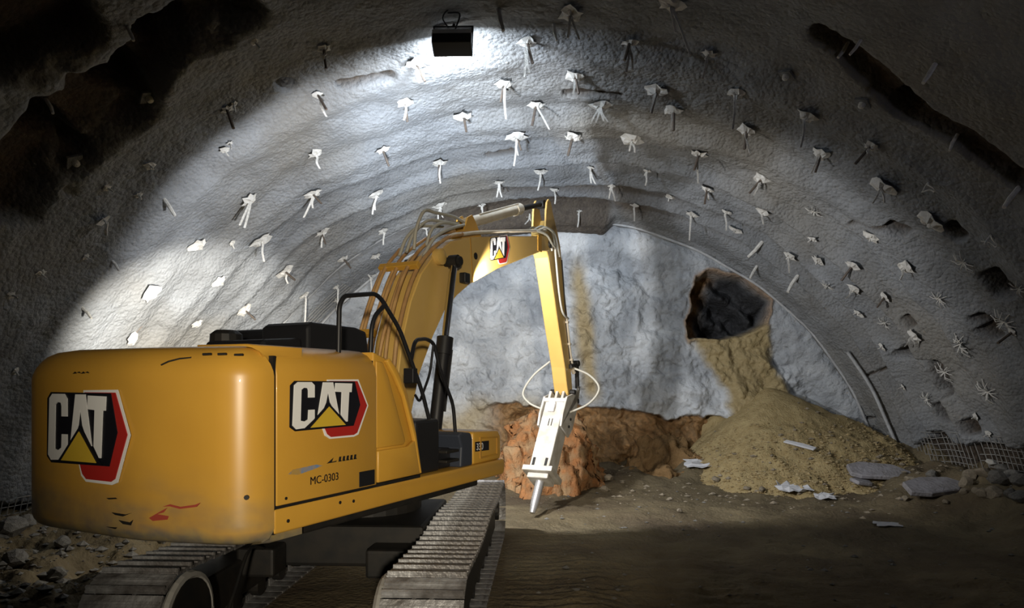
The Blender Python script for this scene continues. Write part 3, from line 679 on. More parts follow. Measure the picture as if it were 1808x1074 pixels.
# ------------------------------------------------------------------ excavator with hydraulic hammer
PSI = math.radians(20.825)
EO = Vector((-2.527, 7.813, 0))
EX = empty('excavator', EO, 'yellow tracked excavator with hydraulic hammer, seen from its right rear', 'excavator', rotz=-PSI)
def place_layers(parent, to3, nrm, names=True, thin=.006):
    """maker's emblem: layered flat plates; outline points are in a 262 x 208 grid"""
    def lay(name, poly, k, mat):
        f = lambda a, b: to3((a-168)/262, (606-b)/208)+nrm*(k*thin)
        return MB().prism(poly, f, nrm*thin).build(name, mat, parent, tri=True)
    lay('emblem_outline', [(322, 393), (462, 391), (511, 516), (462, 650), (440, 658), (332, 656), (312, 640), (300, 600)], 0, M['white'])
    lay('emblem_hexagon', [(330, 399), (455, 399), (502, 515), (454, 640), (438, 649), (336, 648), (320, 634), (306, 598)], 1, M['red'])
    lay('emblem_plate', [(168, 590), (170, 418), (186, 399), (440, 401), (466, 510), (434, 606), (188, 608)], 2, M['decalblack'])
    lay('emblem_letter', [(262, 470), (262, 418), (250, 404), (196, 404), (183, 417), (177, 584), (190, 600), (222, 598), (262, 560), (262, 522), (238, 522), (236, 562), (222, 570), (207, 566), (210, 436), (220, 428), (234, 430), (237, 440), (237, 470)], 3, M['white'])
    lay('emblem_letter', [(274, 556), (297, 405), (339, 405), (366, 552), (336, 512), (327, 494), (318, 445), (309, 494), (298, 520)], 3, M['white'])
    lay('emblem_letter', [(350, 408), (425, 410), (422, 450), (411, 450), (404, 584), (396, 584), (374, 552), (378, 449), (348, 447)], 3, M['white'])
    lay('emblem_triangle_edge', [(318, 496), (222, 604), (410, 604)], 4, M['decalblack'])
    lay('emblem_triangle', [(318, 512), (242, 598), (390, 598)], 5, M['decalyellow'])
def text(parent, name, body, origin, udir, vdir, size, mat, ext=.002):
    cu = bpy.data.curves.new(name, 'FONT'); cu.body = body; cu.size = size; cu.extrude = ext; cu.offset = 0.0
    t = bpy.data.objects.new('tmp', cu); COL.objects.link(t)
    bpy.context.view_layer.update()
    me = bpy.data.meshes.new_from_object(t.evaluated_get(bpy.context.evaluated_depsgraph_get()))
    bpy.data.objects.remove(t); me.materials.clear()
    u, v = Vector(udir), Vector(vdir); n = u.cross(v).normalized()
    for p in me.vertices: c = p.co.copy(); p.co = Vector(origin)+u*c.x+v*c.y+n*c.z
    return link(name, me, mat, parent)

# counterweight: lofted plan outline
OUT = [(1.45, -2.735), (1.445, -2.80), (1.42, -2.88), (1.37, -2.955), (1.30, -3.01), (1.20, -3.05), (1.05, -3.09), (.9, -3.13), (.75, -3.165), (.6, -3.20), (.45, -3.215), (.2, -3.22), (-.1, -3.22), (-.4, -3.22), (-.58, -3.212),
       (-.70, -3.18), (-.80, -3.13), (-.88, -3.07), (-.96, -2.98), (-1.02, -2.88), (-1.07, -2.76), (-1.10, -2.62), (-1.12, -2.45), (-1.12, -2.40), (0, -2.40), (1.40, -2.40), (1.40, -2.735)]
def off(ol, d):
    n = len(ol); r = []
    for i in range(n):
        a, b, c = Vector(ol[i-1]), Vector(ol[i]), Vector(ol[(i+1) % n])
        t = ((b-a).normalized()+(c-b).normalized()); t = t.normalized() if t.length > 1e-4 else (c-b).normalized()
        r.append(b+Vector((-t.y, t.x))*d*-1)
    return r
def cw_outline(d):
    r = off(OUT, d)
    return [(x if i < 23 else OUT[i][0], y if i < 23 else OUT[i][1]) for i, (x, y) in enumerate(r)]
lv = [(1.14, .16), (1.155, .08), (1.18, .035), (1.22, .01)]+[(1.25+.05*k, 0) for k in range(23)]+[(2.39, .006), (2.44, .025), (2.49, .06), (2.53, .10), (2.555, .15), (2.57, .23)]
V = []; F = []; n = len(OUT)
for z, d in lv:
    for x, y in cw_outline(d): V.append((x, y, z-.05*float(sst(-.35, -1.05, x))*(z-1.14)/1.43))
for i in range(len(lv)-1):
    for k in range(n): F.append((i*n+k, i*n+(k+1) % n, (i+1)*n+(k+1) % n, (i+1)*n+k))
F += [tuple(range(n-1, -1, -1)), tuple((len(lv)-1)*n+k for k in range(n))]
M['cw'] = new_mat('counterweight_paint', (.60, .325, .045), .36, var=(.54, .285, .04), vs=.9, spec=.5, coat=.15,
    attr=[('Red', (.30, .23, .11), (.17, .15, .12))])
mb = MB(); mb.add(V, F); cwt = mb.build('counterweight', M['cw'], EX, smooth=True)
nv = np.array([v.co for v in cwt.data.vertices])
dirt = sst(1.80, 1.17, nv[:, 2]+.12*fbm(nv[:, 0], nv[:, 1], nv[:, 2], .3, 3, 201))*(.55+.4*fbm(nv[:, 0], nv[:, 1], nv[:, 2]*3, .25, 3, 203))
dirt = np.clip(dirt*1.1+sst(1.26, 1.15, nv[:, 2]-.05*fbm(nv[:, 0], nv[:, 1], nv[:, 2], .3, 2, 205))*.8, 0, 1)
ca = cwt.data.color_attributes.new('mask', 'FLOAT_COLOR', 'POINT')
ca.data.foreach_set('color', np.stack([dirt, 0*dirt, 0*dirt, 0*dirt+1], -1).reshape(-1).astype(np.float32))
place_layers(cwt, lambda u, v: Vector((-.40+.74*u, -3.222, 1.695+.54*v)), Vector((0, -1, 0)))
def decal(parent, name, pts, to3, nrm, mat, t=.003): return MB().prism(pts, to3, nrm*t).build(name, mat, parent, tri=True)
# red scrape and black scuffs near the lower right corner of the rear
sc_f = lambda x, z: Vector((x, -3.222+.0+max(0, x-.45)*.215, z))
decal(cwt, 'paint_scrape', [(.90, 1.34), (1.0, 1.395), (1.05, 1.42), (1.02, 1.385), (.97, 1.37), (1.06, 1.36), (1.05, 1.335), (.93, 1.32)], lambda x, z: Vector((x-.2, -3.226+.0+max(0, x-.65)*.22, z)), Vector((0, -1, 0)), M['scrape'], .006)
decal(cwt, 'paint_scrape', [(1.06, 1.425), (1.12, 1.445), (1.2, 1.43), (1.32, 1.45), (1.36, 1.465), (1.33, 1.435), (1.2, 1.415), (1.12, 1.43)], lambda x, z: Vector((x-.25, -3.226+.0+max(0, x-.70)*.22, z)), Vector((0, -1, 0)), M['scrape'], .006)
for pts in ([(.30, 1.46), (.40, 1.47), (.42, 1.462), (.33, 1.452)], [(.36, 1.36), (.50, 1.355), (.56, 1.37), (.48, 1.34), (.40, 1.345)], [(.44, 1.31), (.54, 1.30), (.57, 1.32), (.55, 1.28), (.48, 1.285)], [(.30, 1.25), (.42, 1.255), (.40, 1.242)]):
    decal(cwt, 'scuff_mark', pts, lambda x, z: Vector((x, -3.2235+max(0, x-.45)*.16, z)), Vector((0, -1, 0)), M['dark'], .004)
for k in range(4):
    decal(cwt, 'scuff_mark', [(-.10+.05*k, 2.372+.008*(k % 2)), (-.07+.05*k, 2.388), (-.05+.05*k, 2.375)], lambda x, z: Vector((x, -3.224, z)), Vector((0, -1, 0)), M['dark'], .003)
MB().tube([(.78, -3.14, 2.43), (.83, -3.12, 2.455), (.90, -3.085, 2.475), (.98, -3.05, 2.482)], .006, 6).build('lifting_slot', M['dark'], cwt)
for x, y, z in ((1.10, -3.02, 2.505), (1.21, -2.985, 2.505), (1.31, -2.93, 2.5)):
    MB().tube([(x-.03, y-.01, z), (x+.03, y+.012, z+.002)], .009, 6).build('lifting_slot', M['dark'], cwt)
MB().tube([(1.385, -2.925, 1.5), (1.395, -2.94, 1.5)], .018, 8).build('bolt_hole', M['dark'], cwt)

# upper body shells
def prof_y(poly, y0, y1): return MB().prism(poly, lambda x, z: Vector((x, y0, z)), Vector((0, y1-y0, 0)))
def prof_x(poly, x0, x1): return MB().prism(poly, lambda y, z: Vector((x0, y, z)), Vector((x1-x0, 0, 0)))
top = [(.62, 1.405), (1.45, 1.405), (1.45, 2.36), (1.437, 2.43), (1.405, 2.49), (1.35, 2.545), (1.27, 2.58), (1.15, 2.595), (.62, 2.60)]
door = prof_y(top, -2.711, -1.532).build('engine_door', M['yellow'], EX, .008, 2, True)
place_layers(door, lambda u, v: Vector((1.451, -2.60+.72*u, 1.945+.375*v)), Vector((1, 0, 0)))
prof_y([(-1.22, 1.40), (.61, 1.40), (.61, 2.60), (-1.1, 2.60), (-1.22, 2.5)], -2.42, -1.2).build('engine_cover', M['yellow'], EX, .03, 2)
prof_y([(-1.22, 1.40), (-.4, 1.40), (-.4, 2.5), (-1.22, 2.5)], -1.2, -.85).build('left_tool_box', M['yellow'], EX, .03, 2)
text(door, 'fleet_number', 'MC-0303', (1.451, -2.37, 1.515), (0, 1, 0), (0, 0, 1), .088, M['decalblack'])
decal(door, 'worn_sticker', [(-2.60, 1.625), (-2.55, 1.655), (-2.30, 1.665), (-2.22, 1.65), (-2.35, 1.63), (-2.5, 1.61)], lambda y, z: Vector((1.451, y, z)), Vector((1, 0, 0)), M['blue'], .002)
decal(door, 'small_lettering', [(-2.18, 1.66), (-2.10, 1.70), (-2.12, 1.668), (-2.06, 1.672), (-2.07, 1.662)], lambda y, z: Vector((1.451, y, z)), Vector((1, 0, 0)), M['dark'], .002)
for k in range(5):
    decal(door, 'small_lettering', [(-2.04+.048*k, 1.66), (-2.03+.048*k, 1.70), (-2.005+.048*k, 1.70), (-2.01+.048*k, 1.675), (-2.0+.048*k, 1.66)], lambda y, z: Vector((1.451, y, z)), Vector((1, 0, 0)), M['dark'], .002)
gr = MB().box(1.449, 1.456, -1.775, -1.565, 1.415, 1.545).build('grille', M['black'], door, .004)
for k in range(5): MB().box(1.456, 1.460, -1.765, -1.575, 1.428+.024*k, 1.436+.024*k).build('grille_bar', M['dark'], gr) if False else None
MB().tube([(1.449, -2.62, 1.45), (1.455, -2.62, 1.45)], .012, 8).build('latch', M['dark'], door)
# pump compartment with raked front edge and sunken flank
pump = prof_x([(-1.515, 1.405), (-.80, 1.405), (-.90, 1.82), (-1.06, 2.23), (-1.20, 2.42), (-1.33, 2.53), (-1.515, 2.58)], .62, 1.40).build('pump_cover', M['yellow'], EX, .015, 2, True)
prof_x([(-1.50, 1.72), (-1.50, 2.50), (-1.40, 2.49), (-1.32, 2.36), (-1.05, 1.76), (-1.08, 1.72)], 1.40, 1.425).build('pump_panel', M['yellow'], pump, .012, 2, True)
prof_x([(-1.50, 1.415), (-.83, 1.415), (-.92, 1.75), (-1.04, 1.70), (-1.50, 1.70)], 1.40, 1.445).build('pump_panel', M['yellow'], pump, .012, 2, True)
prof_x([(-.93, 1.77), (-.83, 1.42), (-.80, 1.42), (-.90, 1.82), (-1.06, 2.23), (-1.20, 2.42), (-1.33, 2.53), (-1.37, 2.50), (-1.24, 2.36), (-1.10, 2.17)], 1.40, 1.445).build('pump_edge', M['yellow'], pump, .01, 2, True)
# frame rail
rail = prof_x([(-2.735, 1.20), (.96, 1.20), (1.00, 1.24), (1.01, 1.34), (.97, 1.385), (-2.735, 1.385)], 1.18, 1.45).build('frame_rail', M['yellow'], EX, .02, 3, True)
for y, z in ((-2.60, 1.28), (-1.85, 1.31), (-2.02, 1.325)):
    MB().tube([(1.448, y, z), (1.456, y, z)], .014, 8).build('plug', M['dark'], rail)
MB().box(-1.2, 1.17, -2.5, .95, 1.19, 1.37).build('deck_frame', M['dark'], EX, .02)
MB().box(-1.2, 1.3, -2.35, .6, 1.10, 1.19).build('belly_plate', M['dark'], EX, .02)
MB().box(.70, 1.441, -2.738, -2.712, 1.20, 2.50).build('panel_seam', M['dark'], EX)
MB().box(.70, 1.441, -2.72, -.83, 1.38, 1.41).build('panel_seam', M['dark'], EX)
MB().box(.70, 1.395, -1.535, -1.512, 1.41, 2.50).build('panel_seam', M['dark'], EX)
# raised black hood and exhaust
hd = prof_x([(-1.35, 2.60), (-1.35, 2.86), (-1.28, 2.90), (-.62, 2.895), (-.45, 2.86), (-.40, 2.60)], -.12, .50).build('raised_hood', M['black'], EX, .03, 2)
prof_x([(-1.9, 2.6), (-1.86, 2.70), (-1.38, 2.74), (-1.38, 2.6)], -.3, .45).build('hood_step', M['black'], hd, .03, 2)
MB().tube([(-.30, -1.62, 2.55), (-.30, -1.62, 2.78), (-.30, -1.62, 2.82)], [.16, .15, .10], 14).build('exhaust', M['dark'], EX)
# cab
cab = prof_x([(-.80, 1.38), (.95, 1.38), (1.0, 1.9), (.78, 2.75), (.55, 2.88), (-.7, 2.92), (-.82, 2.80)], -1.24, -.38).build('cab', M['black'], EX, .05, 3)
prof_x([(-.55, 1.95), (.85, 1.95), (.68, 2.66), (-.55, 2.70)], -.385, -.37).build('cab_window', M['glass'], cab)
prof_x([(-.55, 1.95), (.85, 1.95), (.68, 2.66), (-.55, 2.70)], -1.25, -1.235).build('cab_window', M['glass'], cab)
MB().box(-1.15, -.5, -.815, -.795, 2.0, 2.65).build('rear_window', M['glass'], cab)
for wx in (-1.08, -.56): MB().box(wx-.07, wx+.07, .60, .70, 2.88, 3.0).build('work_light', M['black'], cab, .015)
# right front deck: battery box, tread cover, storage box
MB().box(.72, 1.36, -.78, -.34, 1.385, 1.93).build('battery_box', M['black'], EX, .03)
MB().box(.72, 1.30, -.33, -.02, 1.385, 1.60).build('step_box', M['black'], EX, .02)
for z in (1.46, 1.56): MB().box(.95, 1.42, -.30, -.04, z, z+.03).build('step', M['dark'], EX, .006)
M['bluegrey'] = new_mat('blue_grey_plastic', (.035, .042, .06), .5)
prof_x([(-.02, 1.385), (.24, 1.385), (.24, 1.68), (.20, 1.75), (.02, 1.77), (-.06, 1.74), (.0, 1.6)], .72, 1.43).build('tread_cover', M['bluegrey'], EX, .02, 2)
sb = prof_x([(.25, 1.385), (.92, 1.385), (.945, 1.45), (.935, 1.66), (.88, 1.735), (.25, 1.755)], .62, 1.43).build('storage_box', M['yellow'], EX, .03, 3, True)
for a in ([(.40, 1.44), (.40, 1.685), (.425, 1.685), (.425, 1.44)], [(.82, 1.44), (.82, 1.665), (.845, 1.665), (.845, 1.44)], [(.425, 1.44), (.425, 1.46), (.82, 1.46), (.82, 1.44)], [(.425, 1.665), (.425, 1.685), (.82, 1.665), (.82, 1.648)]):
    decal(sb, 'panel_frame', a, lambda y, z: Vector((1.43, y, z)), Vector((1, 0, 0)), M['dkyellow'], .012)
decal(sb, 'number_plate', [(.29, 1.53), (.29, 1.64), (.62, 1.63), (.62, 1.52)], lambda y, z: Vector((1.431, y, z)), Vector((1, 0, 0)), M['decalblack'], .004)
text(sb, 'model_number', '330', (1.4365, .31, 1.545), (0, 1, -.02), (0, 0, 1), .11, M['white'], .001)
MB().box(1.0, 1.14, .935, 1.0, 1.50, 1.62).build('work_light', M['black'], sb, .015)
# handrails
def rail_t(name, pts, r=.021): return MB().tube(rounded(pts, .10), r, 8).build(name, M['black'], EX, smooth=True)
rail_t('handrail', [(1.3, -1.86, 2.55), (1.3, -1.85, 2.96), (1.3, -1.79, 3.05), (1.3, -1.36, 3.12), (1.3, -1.26, 3.08), (1.3, -.97, 2.82), (1.3, -.59, 2.23), (1.3, -.44, 1.9)])
rail_t('handrail', [(1.3, -1.43, 2.5), (1.3, -1.41, 2.80), (1.3, -1.36, 2.92), (1.3, -1.20, 3.04)])
rail_t('handrail', [(1.3, -.78, 2.53), (1.25, -.64, 2.74), (1.2, -.35, 2.77), (1.2, -.20, 2.73), (1.2, -.08, 2.45), (1.2, .20, 2.06), (1.2, .25, 1.72)])
rail_t('handrail', [(1.2, -.21, 2.73), (1.2, -.28, 2.4), (1.2, -.48, 2.1), (1.2, -.56, 2.18)], .014)
MB().box(1.22, 1.34, -.80, -.72, 2.30, 2.45).build('rail_bracket', M['black'], EX, .01)

# boom
BX0, BX1 = .09, .48
boom_poly = [(.02, 1.45), (.10, 1.9), (.16, 2.41), (.24, 2.81), (.42, 3.29), (.64, 3.65), (.95, 3.94), (1.37, 4.19), (1.88, 4.34), (2.92, 4.56), (4.37, 4.84), (4.72, 4.92), (4.84, 4.84), (4.82, 4.70), (4.70, 4.64), (4.44, 4.60), (2.73, 4.03), (1.88, 3.69), (1.51, 3.48), (1.2, 3.25), (.9, 2.87), (.61, 2.42), (.42, 1.9), (.40, 1.45), (.2, 1.36)]
boom = prof_x(boom_poly, BX0, BX1).build('boom', M['boomyellow'], EX, .012, 1)
MB().prism([(1.86, 4.33), (1.93, 3.72), (1.95, 3.72), (1.88, 4.335)], lambda y, z: Vector((BX1, y, z)), Vector((.006, 0, 0))).build('weld_seam', M['dkyellow'], boom)
MB().tube([(.05, .25, 1.55), (.55, .25, 1.55)], .12, 14).build('foot_pin', M['dark'], boom)
MB().tube([(BX1-.02, 1.02, 3.92), (BX1+.07, 1.02, 3.92), (BX1+.09, 1.02, 3.92)], [.11, .105, .06], 16).build('pin_boss', M['boomyellow'], boom, smooth=True)
MB().tube([(.0, 1.20, 3.88), (.72, 1.20, 3.88)], .06, 12).build('cylinder_pin', M['dark'], boom)
MB().tube([(BX1, 2.02, 4.10), (BX1+.008, 2.02, 4.10)], .05, 12).build('hole_cap', M['dark'], boom)
place_layers(boom, lambda u, v: Vector((.482, 2.44+.52*u, 4.10+.34*v+.13*u)), Vector((1, 0, 0)), thin=.002)
MB().box(BX1-.01, BX1+.012, 4.20, 4.36, 4.56, 4.83).build('boom_nose_plate', M['dkyellow'], boom, .004)
for x0, x1 in ((BX1, BX1+.10), (BX0-.12, BX0)):
    MB().box(x0, x1, 1.56, 1.70, 3.66, 3.80).build('work_light', M['black'], boom, .015)
# boom lift cylinders
for x in (.62, -.06):
    b = MB().tube([(x, .68, 1.46), (x, .70, 1.56), (x, .96, 2.80)], .085, 14).build('boom_cylinder', M['black'], EX, smooth=True)
    MB().tube([(x, .93, 2.66), (x, .975, 2.88)], .108, 14).build('gland', M['black'], b, smooth=True)
    MB().tube([(x, .965, 2.85), (x, 1.195, 3.86)], .048, 12).build('rod', M['chrome'], b, smooth=True)
    MB().tube([(x-.06, 1.20, 3.88), (x+.06, 1.20, 3.88)], .085, 14).build('rod_eye', M['dark'], b, smooth=True)
    MB().tube([(x+.10, .80, 1.95), (x+.10, .97, 2.72)], .016, 6).build('oil_pipe', M['black'], b)
# hydraulic pipes over the back of the boom
edge = [(.05, 2.15), (.16, 2.41), (.24, 2.81), (.42, 3.29), (.64, 3.65), (.95, 3.94), (1.37, 4.19), (1.75, 4.31)]
for k, x in enumerate((-.05, .03, .11, .19, .27, .36, .45)):
    lift = (.10, .15, .10, .15, .10, .14, .07)[k]
    pts = [(x-.10*(k < 5)*(1-i/3 if i < 3 else 0), y-lift*.85+.01*k, z+lift*.55) for i, (y, z) in enumerate(edge[:5+(k % 3)])]
    if k >= 5: pts = [(x, y-lift*.8, z+lift*.55) for y, z in edge]
    MB().tube(spline(pts, 4), .024 if k < 6 else .028, 8).build('hydraulic_pipe', M['pipe'], boom, smooth=True)
for (y, z, x0, x1) in ((.10, 2.92, -.13, .22), (.60, 3.78, -.08, .50)):
    MB().box(x0, x1, y-.09, y-.01, z-.03, z+.05, Matrix.Translation((0, y, z)) @ Matrix.Rotation(.9, 4, 'X') @ Matrix.Translation((0, -y, -z))).build('pipe_clamp', M['yellow'], boom, .008)
top_e = [(1.75, 4.36), (2.1, 4.45), (2.92, 4.63), (4.0, 4.86), (4.37, 4.93), (4.62, 4.99)]
MB().tube(spline([(.45, y, z) for y, z in [(1.1, 4.12), (1.45, 4.29)]+top_e], 4), .026, 8).build('hydraulic_pipe', M['barrel'], boom, smooth=True)
MB().tube(spline([(.36, y, z+.015) for y, z in top_e], 4), .024, 8).build('hydraulic_pipe', M['pipe'], boom, smooth=True)
for pts in ([(.30, .75, 3.98), (.30, .80, 4.25), (.30, .98, 4.52), (.30, 1.25, 4.56), (.28, 1.75, 4.62), (.28, 2.05, 4.60)], [(.22, .70, 3.95), (.22, .85, 4.2), (.24, 1.15, 4.44), (.25, 1.5, 4.50), (.27, 1.9, 4.56)], [(.38, .9, 4.05), (.38, 1.05, 4.3), (.38, 1.35, 4.44), (.34, 1.8, 4.50)], [(.14, .66, 3.9), (.14, .82, 4.16), (.16, 1.1, 4.36), (.2, 1.6, 4.46)], [(.42, .78, 3.9), (.44, 1.0, 4.16), (.42, 1.4, 4.36), (.34, 1.95, 4.54)]):
    MB().tube(spline(pts, 4), .022, 7).build('hydraulic_hose', M['hose'], boom, smooth=True)
for pts in ([(.44, 4.3, 4.92), (.5, 4.55, 5.02), (.52, 4.82, 4.92), (.5, 4.98, 4.55), (.5, 5.12, 4.0), (.5, 5.30, 3.62), (.49, 5.62, 3.52)], [(.36, 4.3, 4.94), (.40, 4.6, 5.06), (.50, 4.92, 4.98), (.52, 5.10, 4.6)], [(.30, 4.2, 4.92), (.30, 4.5, 5.03), (.47, 4.72, 4.86), (.5, 4.8, 4.66)], [(.46, 4.2, 4.90), (.52, 4.5, 4.88), (.53, 4.7, 4.78), (.51, 4.95, 4.72)]):
    MB().tube(spline(pts, 5), .020, 7).build('hydraulic_hose', M['hose'], boom, smooth=True)
# stick cylinder
for x in (.20, .36): prof_x([(1.82, 4.32), (2.0, 4.66), (2.12, 4.72), (2.22, 4.64), (2.4, 4.45)], x-.012, x+.012).build('cylinder_lug', M['yellow'], boom)
scy = MB().tube([(.28, 2.10, 4.60), (.28, 2.2, 4.632), (.28, 3.82, 5.195)], .082, 16).build('stick_cylinder', M['barrel'], EX, smooth=True)
MB().tube([(.28, 3.70, 5.154), (.28, 3.90, 5.222)], .098, 16).build('gland', M['barrel'], scy, smooth=True)
MB().tube([(.28, 3.88, 5.215), (.28, 4.80, 5.51)], .045, 12).build('rod', M['dark'], scy, smooth=True)
MB().tube([(.21, 4.82, 5.515), (.35, 4.82, 5.515)], .075, 14).build('rod_eye', M['dark'], scy, smooth=True)
MB().tube([(.40, 2.3, 4.76), (.40, 3.6, 5.22)], .016, 6).build('oil_pipe', M['barrel'], scy)
# stick
SX0, SX1 = .15, .43
stick_poly = [(4.66, 4.98), (4.86, 5.02), (5.02, 5.28), (5.20, 5.14), (5.36, 4.88), (5.50, 4.4), (5.62, 3.5), (5.82, 2.85), (5.95, 2.45), (6.0, 2.16), (5.92, 2.06), (5.78, 2.06), (5.69, 2.3), (5.60, 2.6), (5.28, 3.34), (4.98, 4.1), (4.80, 4.55), (4.66, 4.72)]
stick = prof_x(stick_poly, SX0, SX1).build('stick', M['boomyellow'], EX, .012, 1)
for x in (SX0, SX1-.035):
    prof_x([(4.66, 4.9), (4.70, 5.35), (4.74, 5.52), (4.82, 5.60), (4.92, 5.56), (5.00, 5.40), (5.20, 5.12), (5.0, 4.9)], x, x+.035).build('cylinder_lug', M['boomyellow'], stick, .006, 1)
MB().tube([(.05, 4.74, 4.77), (.51, 4.74, 4.77)], .075, 14).build('pivot_pin', M['dark'], stick, smooth=True)
MB().tube([(SX1+.02, 5.64, 3.55), (SX1+.02, 5.80, 3.0), (SX1+.02, 5.96, 2.62)], .02, 7).build('hammer_pipe', M['barrel'], stick)
MB().tube([(SX1+.015, 5.40, 4.6), (SX1+.015, 5.52, 4.0), (SX1+.015, 5.62, 3.55)], .014, 6).build('hammer_pipe', M['dark'], stick)
for y, z in ((5.66, 3.46), (5.78, 3.05), (5.90, 2.75)): MB().box(SX1-.01, SX1+.05, y-.03, y+.03, z-.02, z+.02).build('pipe_clamp', M['barrel'], stick, .004)
MB().tube([(SX1+.02, 5.9, 2.6), (SX1+.03, 6.0, 2.5)], .04, 8).build('shut_off_valve', M['barrel'], stick)
# bucket cylinder on the front of the stick and linkage
bc = MB().tube([(.29, 5.55, 4.75), (.29, 5.92, 3.55)], .065, 12).build('bucket_cylinder', M['yellow'], EX, smooth=True)
MB().tube([(.29, 5.9, 3.6), (.29, 6.18, 2.72)], .038, 10).build('rod', M['chrome'], bc, smooth=True)
for x in (.13, .45):
    lk = MB().tube([(x, 5.80, 2.62), (x, 6.18, 2.68)], .045, 8).build('linkage', M['dark'], EX)
    MB().tube([(x, 6.18, 2.68), (x, 6.22, 2.2)], .045, 8).build('linkage', M['dark'], EX)
MB().tube([(.08, 6.18, 2.69), (.50, 6.18, 2.69)], .06, 10).build('linkage_pin', M['dark'], EX)

# hydraulic hammer, local frame: +s down the axis, n towards the cab side
HT = Vector((.28, 5.87, 2.20)); HD = (Vector((.28, 4.43, .03))-HT); HL = HD.length; HD.normalize()
HN = Vector((0, -HD.z*-1, 0)); HN = Vector((1, 0, 0)).cross(HD).normalized()
if HN.y > 0: HN = -HN
HX = Vector((1, 0, 0))
def hp(x, s, n): return HT+HX*x+HD*s+HN*n
def hbox(x0, x1, s0, s1, n0, n1, taper=0):
    v = [hp(x*(1-taper*(s == s1)), s, n) for x in (x0, x1) for s in (s0, s1) for n in (n0, n1)]
    return MB().add(v, [(0, 1, 3, 2), (4, 6, 7, 5), (0, 4, 5, 1), (2, 3, 7, 6), (0, 2, 6, 4), (1, 5, 7, 3)])
hm = hbox(-.19, .19, .42, 1.80, -.22, .20).build('hammer_body', M['hammer'], EX, .02, 2)
for sx in (-1, 1):     # cheek plates of the top bracket
    MB().prism([(-.12, -.26), (.02, -.30), (.14, .02), (.34, .24), (.72, .25), (.95, .20), (.95, -.24), (.70, -.34), (.35, -.34)], lambda s, n: hp(sx*.225-.02, s, n), HX*.04).build('cheek_plate', M['hammer'], hm, .006, 1)
hbox(-.24, .24, .36, .44, -.30, .24).build('bracket_plate', M['hammer'], hm, .01, 1)
for sx in (-.13, 0, .13): hbox(sx-.025, sx+.025, .20, .40, .02, .22).build('bracket_rib', M['hammer'], hm, .006, 1)
MB().tube([hp(-.25, .05, -.05), hp(.25, .05, -.05)], .05, 12).build('hammer_pin', M['dark'], hm)
MB().tube([hp(-.25, .10, -.30), hp(.25, .10, -.30)], .05, 12).build('hammer_pin', M['dark'], hm)
hbox(-.10, .04, .46, .66, .20, .27).build('valve_block', M['galv'], hm, .02, 2)
for sx in (-.02, .04): hbox(sx-.008, sx+.008, .80, .95, .20, .204).build('slot', M['dark'], hm)
for sx in (-.12, .12):
    hbox(sx-.022, sx+.022, 1.62, 1.78, .20, .215).build('slot', M['dark'], hm)
hbox(-.285, .285, 1.80, 1.90, -.30, .27).build('base_plate', M['hammer'], hm, .012, 2)
hbox(-.20, .20, 1.90, 2.00, -.20, .18).build('base_collar', M['hammer'], hm, .02, 2)
MB().tube([hp(0, 1.95, 0), hp(0, 2.02, 0), hp(0, 2.42, 0), hp(0, HL, 0)], [.085, .080, .078, .048], 16).build('chisel', new_mat('worn_chisel_steel', (.55, .54, .53), .32, metal=.7), hm, smooth=True)
for sx in (-1, 1):
    for s in (.62, .78): MB().tube([hp(sx*.24, s, -.12), hp(sx*.265, s, -.12)], .028, 6).build('bolt_head', M['dark'], hm)
for x0, xm, x1, yz in ((.12, -.42, .02, [(5.62, 2.72), (5.58, 2.45), (5.55, 2.12), (5.52, 1.92), (5.50, 1.80)]), (.46, 1.02, .50, [(5.95, 2.60), (5.93, 2.45), (5.86, 2.20), (5.78, 1.92), (5.62, 1.74)])):
    xsq = [x0, (x0+xm)/2-.06*(1 if xm > 0 else -1), xm, (xm*2+x1)/3, x1]
    xsq[1] = x0+(xm-x0)*.62
    MB().tube(spline([(x, y, z) for x, (y, z) in zip(xsq, yz)], 6), .021, 8).build('hammer_hose', M['hose'], EX, smooth=True)

# undercarriage (tracks stay in line with the tunnel)
UR = PSI+math.radians(2.4)
def under(o): o.rotation_euler = (0, 0, UR); return o
shoe = MB().box(-.31, .31, -.092, .092, 0, .022)
for y, hh in ((-.080, .052), (.02, .034)): shoe.box(-.305, .305, y, y+.022, .022, hh)
for x in (-.08, .05): shoe.box(x, x+.03, -.09, .09, -.07, 0)
SHOE = mb_me(shoe, 'track_shoe', M['shoe'])
YC, HLEN, RAD, ZC = -.30, 2.38, .385, .425
def track_path(s):
    """point and angle at arc length s around the track loop"""
    Ltop = 2*HLEN; Lc = PI*RAD; tot = 2*Ltop+2*Lc; s %= tot
    if s < Ltop:
        y = YC-HLEN+s; return y, ZC+RAD-.045*math.sin(PI*s/Ltop*2)**2, 0
    s -= Ltop
    if s < Lc:
        a = s/RAD; return YC+HLEN+RAD*math.sin(a), ZC+RAD*math.cos(a), -a
    s -= Lc
    if s < Ltop: return YC+HLEN-s, ZC-RAD, PI
    s -= Ltop; a = PI+s/RAD
    return YC-HLEN+RAD*math.sin(a), ZC+RAD*math.cos(a), -a
TOT = 4*HLEN+2*PI*RAD; NS = 61
